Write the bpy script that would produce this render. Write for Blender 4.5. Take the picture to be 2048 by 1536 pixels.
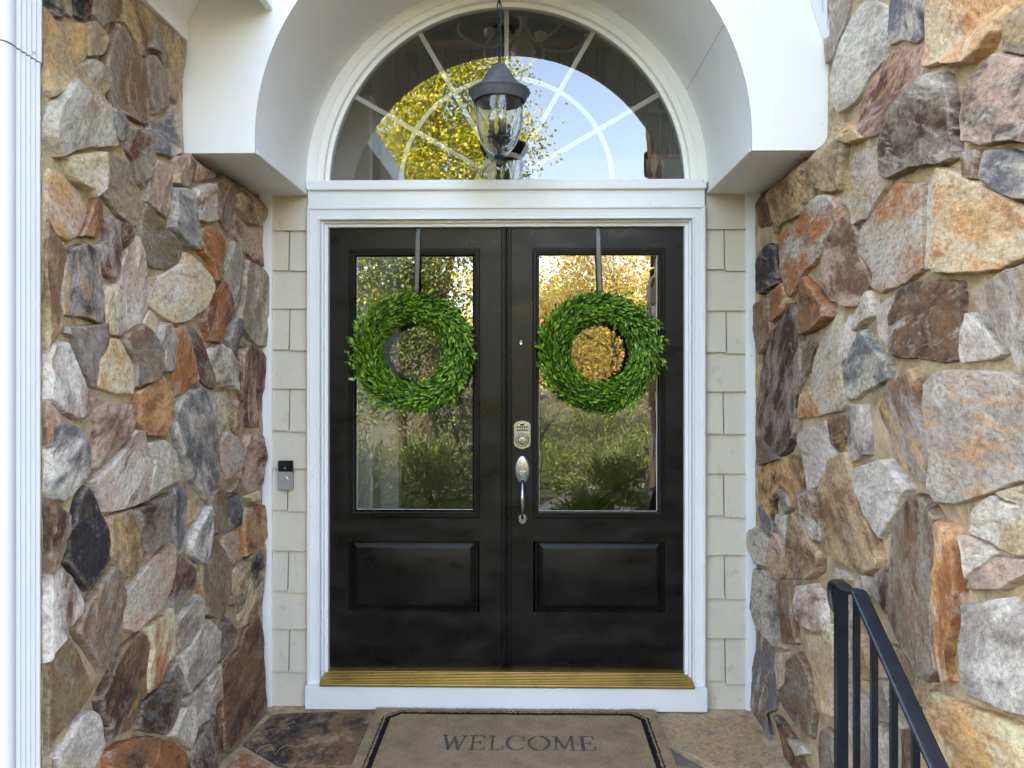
import bpy, bmesh, math, random
import numpy as np
from mathutils import Vector, Matrix, noise as mnoise

for o in list(bpy.data.objects):
    bpy.data.objects.remove(o)
sc = bpy.context.scene
COL = sc.collection
R = math.radians
rng = random.Random(7)
nrg = np.random.default_rng(11)

# ------------------------------------------------------------------ camera
F = 1504.0                 # focal length in photo pixels (2048 wide)
CAM = Vector((0.085, -3.45, 1.527))
YAW = math.atan(26.0 / F)
HOR = 745.0                # photo row of the horizon
cam = bpy.data.objects.new('camera', bpy.data.cameras.new('camera'))
COL.objects.link(cam)
cam.location = CAM
cam.rotation_euler = (R(90), 0, YAW)
cam.data.sensor_width = 36.0
cam.data.lens = 36.0 * F / 2048.0
cam.data.shift_y = -(768.0 - HOR) / 2048.0
cam.data.clip_start = 0.05
cam.data.clip_end = 1000
sc.camera = cam

# ------------------------------------------------------------------ sky, sun, exposure
SUN_EL, SUN_AZ = R(33), R(-28)      # azimuth measured from +Y (behind the house) towards +X
w = bpy.data.worlds.new('World')
sc.world = w
w.use_nodes = True
wn = w.node_tree
bg = wn.nodes['Background']
sky = wn.nodes.new('ShaderNodeTexSky')
sky.sky_type = 'NISHITA'
sky.sun_disc = False
sky.sun_elevation = SUN_EL
sky.sun_rotation = SUN_AZ
sky.air_density = 1.0
sky.dust_density = 4.0
sky.ozone_density = 0.5
wn.links.new(sky.outputs[0], bg.inputs[0])
bg.inputs[1].default_value = 0.15
sd = bpy.data.lights.new('sun', 'SUN')
sd.energy = 3.0
sd.angle = R(0.53)
sd.color = (1.0, 0.93, 0.82)
sun = bpy.data.objects.new('sun', sd)
COL.objects.link(sun)
sv = Vector((math.sin(SUN_AZ) * math.cos(SUN_EL), math.cos(SUN_AZ) * math.cos(SUN_EL), math.sin(SUN_EL)))
sun.rotation_euler = sv.to_track_quat('Z', 'Y').to_euler()
sun.location = (0, 6, 14)
vs = sc.view_settings
sc.display_settings.display_device = 'sRGB'
vs.view_transform = 'Standard'
vs.look = 'None'
vs.gamma = 1
vs.use_curve_mapping = False
vs.exposure = 4.05
vs.use_white_balance = True
vs.white_balance_temperature = 7300
vs.white_balance_tint = 14
sc.cycles.use_denoising = True
sc.cycles.use_adaptive_sampling = False
sc.cycles.max_bounces = 10
sc.cycles.diffuse_bounces = 5
sc.cycles.glossy_bounces = 5
sc.cycles.transparent_max_bounces = 16
sc.cycles.sample_clamp_indirect = 6.0
sc.cycles.caustics_reflective = False
sc.cycles.caustics_refractive = False

# ------------------------------------------------------------------ photo pixel -> world
_r = Vector((math.cos(YAW), math.sin(YAW), 0))
_f = Vector((-math.sin(YAW), math.cos(YAW), 0))
def ray(u, v):
    return _f + _r * ((u - 1024.0) / F) + Vector((0, 0, (HOR - v) / F))
def atY(u, v, Y):
    d = ray(u, v)
    return CAM + d * ((Y - CAM.y) / d.y)
def X(u, Y=0.0, v=745): return atY(u, v, Y).x
def Z(v, Y=0.0, u=1013): return atY(u, v, Y).z
def atZ(u, v, z=0.0):
    d = ray(u, v)
    return CAM + d * ((z - CAM.z) / d.z)
def pix(p):
    q = Vector(p) - CAM
    dd = q.dot(_f)
    if dd < 0.05: return (-9999, -9999)
    return (1024 + F * q.dot(_r) / dd, HOR - F * q.z / dd)

# ------------------------------------------------------------------ objects
WL = {}
def props(o, label=None, cat=None, group=None, kind=None):
    if label: o['label'] = label
    if cat: o['category'] = cat
    if group: o['group'] = group
    if kind: o['kind'] = kind
    return o
def thing(name, label, cat, loc=(0, 0, 0), group=None):
    o = bpy.data.objects.new(name, None)
    COL.objects.link(o)
    o.location = loc
    o.empty_display_size = 0.1
    WL[o.name] = Vector(loc)
    return props(o, label, cat, group)
class MB:
    def __init__(s): s.v = []; s.f = []
    def add(s, vs_, fs):
        b = len(s.v)
        s.v += [tuple(p) for p in vs_]
        s.f += [tuple(i + b for i in q) for q in fs]
        return s
    def box(s, x0, x1, y0, y1, z0, z1):
        x0, x1 = min(x0, x1), max(x0, x1); y0, y1 = min(y0, y1), max(y0, y1); z0, z1 = min(z0, z1), max(z0, z1)
        return s.add([(x0,y0,z0),(x1,y0,z0),(x1,y1,z0),(x0,y1,z0),(x0,y0,z1),(x1,y0,z1),(x1,y1,z1),(x0,y1,z1)],
                     [(0,3,2,1),(4,5,6,7),(0,1,5,4),(1,2,6,5),(2,3,7,6),(3,0,4,7)])
    def prism(s, pts, f0, f1):
        """pts 2D polygon, f0/f1 map (a,b)->xyz for the two caps"""
        n = len(pts)
        return s.add([f0(*p) for p in pts] + [f1(*p) for p in pts],
                     [tuple(range(n)), tuple(range(2*n-1, n-1, -1))] + [((i+1) % n, i, n+i, n+(i+1) % n) for i in range(n)])
    def loops(s, loops, closed=True, cap=False):
        n = len(loops[0]); m = len(loops)
        fs = []
        for j in range(m-1):
            for i in range(n if closed else n-1):
                k = (i+1) % n
                fs.append((j*n+i, j*n+k, (j+1)*n+k, (j+1)*n+i))
        if cap:
            fs.append(tuple(range(n-1, -1, -1))); fs.append(tuple((m-1)*n+i for i in range(n)))
        return s.add([p for l in loops for p in l], fs)
    def lathe(s, prof, c, n=24, ax='z', flute=0):
        ls = []
        for r, h in prof:
            l = []
            for i in range(n):
                a = 2*math.pi*i/n
                rr = r
                if ax == 'z': l.append((c[0]+rr*math.cos(a), c[1]+rr*math.sin(a), c[2]+h))
                else: l.append((c[0]+rr*math.cos(a), c[1]-h, c[2]+rr*math.sin(a)))
            ls.append(l)
        return s.loops(ls, True, True)
    def tube(s, pts, r, n=8, cap=True, flat=None):
        pts = [Vector(p) for p in pts]
        ls = []
        prev = None
        for i, p in enumerate(pts):
            t = (pts[min(i+1, len(pts)-1)] - pts[max(i-1, 0)]).normalized()
            if prev is None:
                a = t.orthogonal().normalized() if flat is None else (Vector(flat) - t*t.dot(Vector(flat))).normalized()
            else:
                a = (prev - t*t.dot(prev)).normalized()
            prev = a
            b = t.cross(a)
            rr = r[i] if isinstance(r, (list, tuple)) else r
            ra, rb = rr if isinstance(rr, tuple) else (rr, rr)
            ls.append([p + a*ra*math.cos(2*math.pi*k/n+math.pi/n) + b*rb*math.sin(2*math.pi*k/n+math.pi/n) for k in range(n)])
        return s.loops(ls, True, cap)
    def rect(s, x0, x1, z0, z1, prof, open_bottom=False):
        """sweep a profile [(inset, y)] round a rectangle in the XZ plane"""
        ls = []
        for d, y in prof:
            l = [(x0+d, y, z0 if open_bottom else z0+d), (x0+d, y, z1-d), (x1-d, y, z1-d), (x1-d, y, z0 if open_bottom else z0+d)]
            ls.append(l)
        return s.loops(ls, not open_bottom)
    def arch(s, cx, cz, zb, prof, n=72, a0=0, a1=180):
        """sweep a profile [(radius, y)] round a half circle with straight legs down to zb"""
        ls = []
        for r, y in prof:
            l = [(cx+r*math.cos(R(a0+(a1-a0)*i/n)), y, cz+r*math.sin(R(a0+(a1-a0)*i/n))) for i in range(n+1)]
            if zb is not None:
                l = [(cx+r, y, zb)] + l + [(cx-r, y, zb)]
            ls.append(l)
        return s.loops(ls, False)
    def build(s, name, mat=None, parent=None, bevel=0, sharp=40, smooth=True, fix=True):
        me = bpy.data.meshes.new(name)
        vv = np.array(s.v, dtype=float)
        c = Vector((vv.min(0) + vv.max(0)) / 2)
        me.from_pydata([tuple(Vector(p) - c) for p in s.v], [], s.f)
        if fix or bevel:
            bm = bmesh.new(); bm.from_mesh(me)
            if fix:
                bmesh.ops.recalc_face_normals(bm, faces=bm.faces)
            if bevel:
                es = [e for e in bm.edges if len(e.link_faces) == 2 and e.calc_face_angle(0) > R(25)]
                bmesh.ops.bevel(bm, geom=es, offset=bevel, segments=2, affect='EDGES', clamp_overlap=True)
            bm.to_mesh(me); bm.free()
        if smooth:
            me.shade_smooth()
            me.set_sharp_from_angle(angle=R(sharp))
        o = bpy.data.objects.new(name, me)
        COL.objects.link(o)
        WL[o.name] = c
        if parent:
            o.parent = parent
            o.location = c - WL[parent.name]
        else:
            o.location = c
        if mat: me.materials.append(mat)
        return o

# ------------------------------------------------------------------ materials
def lin(c):
    return tuple(((x/255.0)/12.92 if x/255.0 <= 0.04045 else ((x/255.0+0.055)/1.055)**2.4) for x in c)
def newmat(name):
    m = bpy.data.materials.new(name); m.use_nodes = True
    nt = m.node_tree
    return m, nt, nt.nodes['Principled BSDF']
def nd(nt, t, **kw):
    n = nt.nodes.new(t)
    for k, v in kw.items():
        if k.startswith('i_'):
            n.inputs[k[2:].replace('_', ' ')].default_value = v
        else: setattr(n, k, v)
    return n
def ramp(nt, src, stops):
    n = nt.nodes.new('ShaderNodeValToRGB')
    el = n.color_ramp.elements
    while len(el) < len(stops): el.new(0.5)
    for e, (p, c) in zip(el, stops):
        e.position = p; e.color = c if len(c) == 4 else (*c, 1)
    nt.links.new(src, n.inputs[0])
    return n.outputs[0]
def mixc(nt, fac, a, b, mode='MIX'):
    n = nt.nodes.new('ShaderNodeMix'); n.data_type = 'RGBA'; n.blend_type = mode
    for inp, val in ((n.inputs[0], fac), (n.inputs[6], a), (n.inputs[7], b)):
        if hasattr(val, 'is_linked') or hasattr(val, 'links'): nt.links.new(val, inp)
        elif isinstance(val, (int, float)): inp.default_value = val
        else: inp.default_value = (*val[:3], 1)
    return n.outputs[2]
def noisy(nt, vec, scale, detail=4, rough=0.55, dist=0.0):
    n = nd(nt, 'ShaderNodeTexNoise'); n.inputs['Scale'].default_value = scale
    n.inputs['Detail'].default_value = detail; n.inputs['Roughness'].default_value = rough
    n.inputs['Distortion'].default_value = dist
    if vec is not None: nt.links.new(vec, n.inputs['Vector'])
    return n.outputs[0]
def mapping(nt, vec, scale=(1,1,1), rot=(0,0,0)):
    n = nd(nt, 'ShaderNodeMapping'); n.inputs['Scale'].default_value = scale; n.inputs['Rotation'].default_value = rot
    nt.links.new(vec, n.inputs['Vector']); return n.outputs[0]
def bump(nt, h, bsdf, strength=0.3, dist=0.005):
    n = nd(nt, 'ShaderNodeBump'); n.inputs['Strength'].default_value = strength; n.inputs['Distance'].default_value = dist
    nt.links.new(h, n.inputs['Height']); nt.links.new(n.outputs[0], bsdf.inputs['Normal']); return n
def gpos(nt):
    return nd(nt, 'ShaderNodeNewGeometry').outputs['Position']
def simple(name, col, rough=0.5, metal=0.0, var=0.12, scale=6, bstr=0.15, bscale=60, bdist=0.003, stretch=(1,1,1), spec=0.5, dark=None):
    m, nt, b = newmat(name)
    p = mapping(nt, gpos(nt), stretch)
    n1 = noisy(nt, p, scale, 6, 0.6)
    c0 = tuple(x*(1-var) for x in col); c1 = tuple(min(1, x*(1+var)) for x in col)
    c = ramp(nt, n1, [(0.3, c0), (0.7, c1)])
    if dark:
        n3 = noisy(nt, gpos(nt), dark[1], 8, 0.7)
        c = mixc(nt, ramp(nt, n3, [(dark[2], (0,0,0)), (dark[3], (1,1,1))]), c, dark[0])
    nt.links.new(c, b.inputs['Base Color'])
    b.inputs['Roughness'].default_value = rough
    b.inputs['Metallic'].default_value = metal
    b.inputs['Specular IOR Level'].default_value = spec
    if bstr:
        bump(nt, noisy(nt, p, bscale, 5, 0.6), b, bstr, bdist)
    return m
M = {}
M['white'] = simple('white_paint', (0.85, 0.85, 0.84), 0.45, var=0.025, scale=3, bstr=0.06, bscale=40, bdist=0.004, stretch=(1,1,1), dark=((0.55,0.50,0.42), 30, 0.655, 0.72))
M['white_trim'] = simple('white_trim_paint', (0.76, 0.775, 0.80), 0.4, var=0.03, scale=5, bstr=0.1, bscale=45, bdist=0.003, dark=((0.42,0.38,0.32), 30, 0.66, 0.72))
M['vinyl'] = simple('white_downspout_paint', (0.74, 0.755, 0.78), 0.3, var=0.02, bstr=0.04)
M['shingle'] = simple('beige_shingle_paint', (0.575, 0.53, 0.445), 0.6, var=0.05, scale=4, bstr=0.15, bscale=120, stretch=(1,1,0.3), dark=((0.36,0.32,0.25), 14, 0.56, 0.76))
M['door'] = None
M['gold'] = simple('brass_threshold', (0.33, 0.215, 0.06), 0.40, 0.85, var=0.18, scale=9, bstr=0.08, dark=((0.12,0.085,0.035), 14, 0.56, 0.78))
M['nickel'] = simple('satin_nickel', (0.36, 0.375, 0.405), 0.27, 1.0, var=0.06, scale=20, bstr=0.03)
M['black_plastic'] = simple('black_plastic', (0.012, 0.013, 0.015), 0.12, var=0.1, bstr=0.0)
M['silver_plastic'] = simple('silver_plastic', (0.42, 0.42, 0.42), 0.35, 0.5, var=0.04, bstr=0.02)
M['iron'] = simple('black_iron_paint', (0.012, 0.017, 0.023), 0.33, var=0.35, scale=25, bstr=0.25, bscale=90, dark=((0.07,0.07,0.07), 60, 0.66, 0.74))
M['lantern'] = simple('weathered_bronze', (0.115, 0.122, 0.14), 0.48, 0.25, var=0.3, scale=18, bstr=0.2, bscale=120, dark=((0.16,0.16,0.17), 40, 0.55, 0.72))
M['chain'] = simple('dark_chain', (0.02, 0.03, 0.032), 0.45, 0.3, var=0.2, bstr=0.0)
M['candle'] = simple('candle_sleeve', (0.72, 0.70, 0.62), 0.5, bstr=0)
M['mortar'] = simple('tan_mortar', lin((190, 168, 136)), 0.95, var=0.25, scale=14, bstr=0.9, bscale=110, bdist=0.010, spec=0.15, dark=(lin((138,114,86)), 10, 0.48, 0.70))
M['mat'] = simple('coir_mat', lin((152, 131, 106)), 0.95, var=0.28, scale=9, bstr=0.6, bscale=250, bdist=0.004, spec=0.1)
M['mat_black'] = simple('coir_mat_black', (0.012, 0.013, 0.015), 0.95, var=0.3, scale=40, bstr=0.5, bscale=250, spec=0.1)
M['mat_letter'] = simple('coir_mat_letter', (0.085, 0.085, 0.075), 0.95, var=0.4, scale=60, bstr=0.5, bscale=250, spec=0.1)
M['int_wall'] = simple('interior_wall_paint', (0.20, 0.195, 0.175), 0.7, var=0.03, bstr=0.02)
M['int_white'] = simple('interior_white_trim', (0.72, 0.72, 0.70), 0.5, var=0.02, bstr=0.0)
M['oak'] = simple('oak_rail', (0.36, 0.21, 0.10), 0.45, var=0.2, scale=8, stretch=(0.2,1,1), bstr=0.05)
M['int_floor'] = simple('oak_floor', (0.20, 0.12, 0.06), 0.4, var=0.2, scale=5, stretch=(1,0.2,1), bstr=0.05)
M['int_iron'] = simple('iron_baluster', (0.02, 0.02, 0.02), 0.5, bstr=0)
M['chandelier'] = simple('chandelier_pewter', (0.55, 0.52, 0.46), 0.4, 0.2, bstr=0)
M['roof'] = simple('roof_shingles', (0.06, 0.055, 0.05), 0.9, var=0.3, scale=20, bstr=0.4)
M['house'] = simple('house_siding', (0.47, 0.43, 0.36), 0.7, var=0.05)
M['bark'] = simple('bark', (0.045, 0.034, 0.025), 0.9, var=0.4, scale=9, stretch=(4,4,0.7), bstr=0.7, bscale=30, bdist=0.02)
M['ground'] = simple('lawn_soil', (0.030, 0.040, 0.013), 0.95, var=0.4, scale=1.2, bstr=0.6, bscale=25, bdist=0.03, dark=((0.035,0.022,0.013), 0.5, 0.48, 0.6))
M['path'] = simple('concrete_path', (0.13, 0.125, 0.115), 0.85, var=0.12, scale=3, bstr=0.3)
M['weed'] = simple('dry_twig', (0.45, 0.36, 0.20), 0.7, bstr=0)

def door_mat():
    m, nt, b = newmat('dark_door_paint')
    g = gpos(nt)
    n1 = noisy(nt, mapping(nt, g, (1.2, 1, 2.6)), 3.4, 7, 0.60, 0.15)
    n2 = noisy(nt, mapping(nt, g, (6, 6, 90)), 4, 4, 0.6)
    c = ramp(nt, n1, [(0.34, (0.0026, 0.0026, 0.0028)), (0.48, (0.0055, 0.0047, 0.0044)), (0.64, (0.0110, 0.0092, 0.0083)), (0.84, (0.026, 0.0225, 0.0205))])
    nt.links.new(c, b.inputs['Base Color'])
    rr = ramp(nt, n1, [(0.35, (0.24,)*3), (0.65, (0.50,)*3)])
    nt.links.new(rr, b.inputs['Roughness'])
    b.inputs['Specular IOR Level'].default_value = 0.26
    bump(nt, n2, b, 0.10, 0.002)
    return m
M['door'] = door_mat()

def glass_mat(name, fac, wav=0.0, tint=(1, 1, 1)):
    m, nt, b = newmat(name)
    nt.nodes.remove(b)
    out = nt.nodes['Material Output']
    tr = nd(nt, 'ShaderNodeBsdfTransparent'); tr.inputs[0].default_value = (*tint, 1)
    gl = nd(nt, 'ShaderNodeBsdfGlossy'); gl.inputs['Roughness'].default_value = 0.0
    gl.inputs[0].default_value = (1, 1, 1, 1)
    mx = nd(nt, 'ShaderNodeMixShader')
    lw = nd(nt, 'ShaderNodeFresnel'); lw.inputs[0].default_value = 1.5
    mr = nd(nt, 'ShaderNodeMapRange'); mr.inputs[1].default_value = 0.04; mr.inputs[2].default_value = 1.0
    mr.inputs[3].default_value = fac; mr.inputs[4].default_value = 1.0
    nt.links.new(lw.outputs[0], mr.inputs[0])
    nt.links.new(mr.outputs[0], mx.inputs[0])
    nt.links.new(tr.outputs[0], mx.inputs[1]); nt.links.new(gl.outputs[0], mx.inputs[2])
    nt.links.new(mx.outputs[0], out.inputs[0])
    if wav:
        g = gpos(nt)
        h = noisy(nt, mapping(nt, g, (1.0, 1, 0.5)), 2.6, 1.2, 0.4, 0.2)
        n = nd(nt, 'ShaderNodeBump'); n.inputs['Strength'].default_value = 1.0; n.inputs['Distance'].default_value = wav
        nt.links.new(h, n.inputs['Height']); nt.links.new(n.outputs[0], gl.inputs['Normal'])
    return m
M['glass_door'] = glass_mat('door_glass', 0.175, 0.0015, (0.72, 0.72, 0.71))
M['glass_arch'] = glass_mat('arch_window_glass', 0.12, 0.0001, (0.74, 0.74, 0.73))

def lantern_glass():
    m, nt, b = newmat('water_glass')
    b.inputs['Base Color'].default_value = (1, 1, 1, 1)
    b.inputs['Roughness'].default_value = 0.0
    b.inputs['IOR'].default_value = 1.45
    b.inputs['Transmission Weight'].default_value = 1.0
    h = noisy(nt, mapping(nt, gpos(nt), (1, 1, 0.35)), 42, 2, 0.5, 0.6)
    bump(nt, h, b, 0.32, 0.011)
    return m
M['lantern_glass'] = lantern_glass()

PAL = dict(t=(184,154,112), g=(144,128,110), lg=(194,182,166), w=(218,208,194), bl=(112,111,114), dk=(52,48,50),
           br=(128,93,64), db=(74,53,41), ru=(172,104,48), pk=(196,162,140), mr=(108,66,55), pl=(160,147,134),
           cr=(214,192,152), ol=(130,113,78))
PAL['or'] = (212,160,98)
def stone_mat():
    m, nt, b = newmat('fieldstone')
    tc = nd(nt, 'ShaderNodeTexCoord').outputs['Object']
    oi = nd(nt, 'ShaderNodeObjectInfo')
    off = nd(nt, 'ShaderNodeMath', operation='MULTIPLY'); off.inputs[1].default_value = 63.7
    nt.links.new(oi.outputs['Random'], off.inputs[0])
    add = nd(nt, 'ShaderNodeVectorMath', operation='ADD')
    nt.links.new(tc, add.inputs[0]); nt.links.new(off.outputs[0], add.inputs[1])
    gr = nd(nt, 'ShaderNodeAttribute', attribute_type='OBJECT', attribute_name='grain')
    rot = nd(nt, 'ShaderNodeVectorRotate', rotation_type='X_AXIS')
    nt.links.new(add.outputs[0], rot.inputs['Vector']); nt.links.new(gr.outputs['Fac'], rot.inputs['Angle'])
    p = rot.outputs[0]
    ta = nd(nt, 'ShaderNodeAttribute', attribute_type='OBJECT', attribute_name='tint_a').outputs['Color']
    tb = nd(nt, 'ShaderNodeAttribute', attribute_type='OBJECT', attribute_name='tint_b').outputs['Color']
    tcc = nd(nt, 'ShaderNodeAttribute', attribute_type='OBJECT', attribute_name='tint_c').outputs['Color']
    big = noisy(nt, mapping(nt, p, (1, 1, 0.6)), 7.0, 10, 0.70, 0.25)
    c = mixc(nt, ramp(nt, big, [(0.44, (0,0,0)), (0.57, (1,1,1))]), ta, tb)
    st = noisy(nt, mapping(nt, p, (1, 2.4, 0.7)), 9.0, 9, 0.68, 0.35)
    c = mixc(nt, ramp(nt, st, [(0.53, (0,0,0)), (0.66, (0.8,0.8,0.8))]), c, tcc)
    fine = noisy(nt, mapping(nt, p, (1, 1.25, 0.95)), 60, 10, 0.75, 0.2)
    c = mixc(nt, 1.0, c, ramp(nt, fine, [(0.30, (0.40,0.38,0.36)), (0.48, (0.98,0.97,0.96)), (0.68, (1.38,1.37,1.36))]), 'MULTIPLY')
    mid = noisy(nt, p, 17, 9, 0.74, 0.2)
    c = mixc(nt, ramp(nt, mid, [(0.57, (0,0,0)), (0.72, (0.55,0.55,0.55))]), c, (0.075, 0.065, 0.06))
    lime = noisy(nt, mapping(nt, add.outputs[0], (1, 1, 1), (0.4, 0.3, 0.9)), 13, 9, 0.75, 0.2)
    c = mixc(nt, ramp(nt, lime, [(0.55, (0,0,0)), (0.73, (0.55,0.55,0.55))]), c, (0.60, 0.55, 0.48))
    rv = ramp(nt, noisy(nt, p, 16, 5, 0.6, 0.8), [(0.490, (0,0,0)), (0.50, (0.45,0.45,0.45)), (0.510, (0,0,0))])
    c = mixc(nt, rv, c, (0.13, 0.085, 0.055))
    rust = noisy(nt, mapping(nt, add.outputs[0], (1, 1, 0.7), (0.9, 0.2, 0.4)), 8, 9, 0.72, 0.2)
    c = mixc(nt, ramp(nt, rust, [(0.55, (0,0,0)), (0.68, (0.45,0.45,0.45))]), c, (0.23, 0.125, 0.058))
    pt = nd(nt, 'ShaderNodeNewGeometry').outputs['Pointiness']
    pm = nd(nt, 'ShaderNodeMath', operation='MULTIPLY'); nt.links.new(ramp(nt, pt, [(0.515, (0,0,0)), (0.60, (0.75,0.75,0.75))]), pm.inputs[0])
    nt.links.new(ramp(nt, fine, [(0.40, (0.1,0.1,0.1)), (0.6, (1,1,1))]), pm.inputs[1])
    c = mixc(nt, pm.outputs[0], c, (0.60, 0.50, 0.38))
    hs = nd(nt, 'ShaderNodeHueSaturation'); hs.inputs['Saturation'].default_value = 0.93; hs.inputs['Value'].default_value = 1.10
    nt.links.new(c, hs.inputs['Color'])
    nt.links.new(hs.outputs[0], b.inputs['Base Color'])
    b.inputs['Roughness'].default_value = 0.82
    b.inputs['Specular IOR Level'].default_value = 0.25
    h = nd(nt, 'ShaderNodeMath', operation='ADD')
    m1 = nd(nt, 'ShaderNodeMath', operation='MULTIPLY'); m1.inputs[1].default_value = 0.55
    nt.links.new(fine, m1.inputs[0]); nt.links.new(m1.outputs[0], h.inputs[0])
    h2 = nd(nt, 'ShaderNodeMath', operation='ADD'); nt.links.new(st, h2.inputs[0]); nt.links.new(mid, h2.inputs[1])
    nt.links.new(h2.outputs[0], h.inputs[1])
    bump(nt, h.outputs[0], b, 0.85, 0.018)
    return m
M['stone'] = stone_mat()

def leaf_mat(name, cols, rough=0.45, trans=0.25, spec=0.4):
    m, nt, b = newmat(name)
    ri = nd(nt, 'ShaderNodeNewGeometry').outputs['Random Per Island']
    n = len(cols)
    c = ramp(nt, ri, [(i/(n-1), k) for i, k in enumerate(cols)])
    nt.links.new(c, b.inputs['Base Color'])
    b.inputs['Roughness'].default_value = rough
    b.inputs['Specular IOR Level'].default_value = spec
    if trans:
        out = nt.nodes['Material Output']
        tl = nd(nt, 'ShaderNodeBsdfTranslucent'); nt.links.new(c, tl.inputs[0])
        mx = nd(nt, 'ShaderNodeMixShader'); mx.inputs[0].default_value = trans
        nt.links.new(b.outputs[0], mx.inputs[1]); nt.links.new(tl.outputs[0], mx.inputs[2]); nt.links.new(mx.outputs[0], out.inputs[0])
    return m
M['box_leaf'] = leaf_mat('boxwood_leaves', [(0.015,0.050,0.007), (0.05,0.15,0.011), (0.10,0.26,0.016), (0.19,0.39,0.03), (0.40,0.56,0.09)], 0.38, 0.2)
M['leaf_yellow'] = leaf_mat('maple_leaves', [(0.22,0.27,0.015), (0.38,0.41,0.02), (0.60,0.52,0.03), (0.10,0.15,0.012), (0.30,0.33,0.02)], 0.5, 0.35)
M['leaf_gold'] = leaf_mat('golden_leaves', [(0.62,0.48,0.14), (0.80,0.64,0.26), (0.34,0.30,0.05), (0.70,0.52,0.20), (0.24,0.20,0.05)], 0.55, 0.35)
M['leaf_green'] = leaf_mat('dark_leaves', [(0.02,0.045,0.012), (0.035,0.07,0.015), (0.06,0.09,0.02), (0.12,0.13,0.03)], 0.5, 0.25)
M['leaf_juniper'] = leaf_mat('juniper_needles', [(0.022,0.045,0.012), (0.04,0.075,0.018), (0.075,0.11,0.024), (0.17,0.18,0.035)], 0.6, 0.3)
M['seam'] = simple('seam_line', (0.30, 0.31, 0.32), 0.8, bstr=0)
M['strap'] = simple('pewter_strap', (0.085, 0.085, 0.088), 0.35, 0.7, var=0.2, scale=15, bstr=0.05)
M['pale_wall'] = simple('pale_interior_wall', (0.55, 0.55, 0.53), 0.8, var=0.03, bstr=0)

# ================================================================== GROUND AND APPROACH
YF = -0.68                 # front of the portico
GZ = -0.54                 # ground level (porch floor is 0)
g = MB()
NG = 60
def gz(x, y): return GZ - 0.02 + (0.10*mnoise.noise((x*0.08, y*0.08, 0.3)) if y < -8 else 0)
xs = [-220 + 440*i/NG for i in range(NG+1)]; ys = [-260 + 320*i/NG for i in range(NG+1)]
g.add([(x, y, gz(x, y)) for y in ys for x in xs], [(j*(NG+1)+i, j*(NG+1)+i+1, (j+1)*(NG+1)+i+1, (j+1)*(NG+1)+i) for j in range(NG) for i in range(NG)])
props(g.build('ground', M['ground']), kind='structure', label='lawn and mulch ground in front of the house')
p = MB()
pl, pr = [], []
for i in range(41):
    t = i/40
    y = -2.1 - 14*t
    x = 0.1 + 5.2*t*t
    pl.append((x-0.65, y)); pr.append((x+0.75, y))
p.prism(pl + pr[::-1], lambda a, b: (a, b, GZ-0.02), lambda a, b: (a, b, GZ+0.03))
props(p.build('path', M['path']), kind='structure', label='pale concrete path curving away from the steps')

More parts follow.
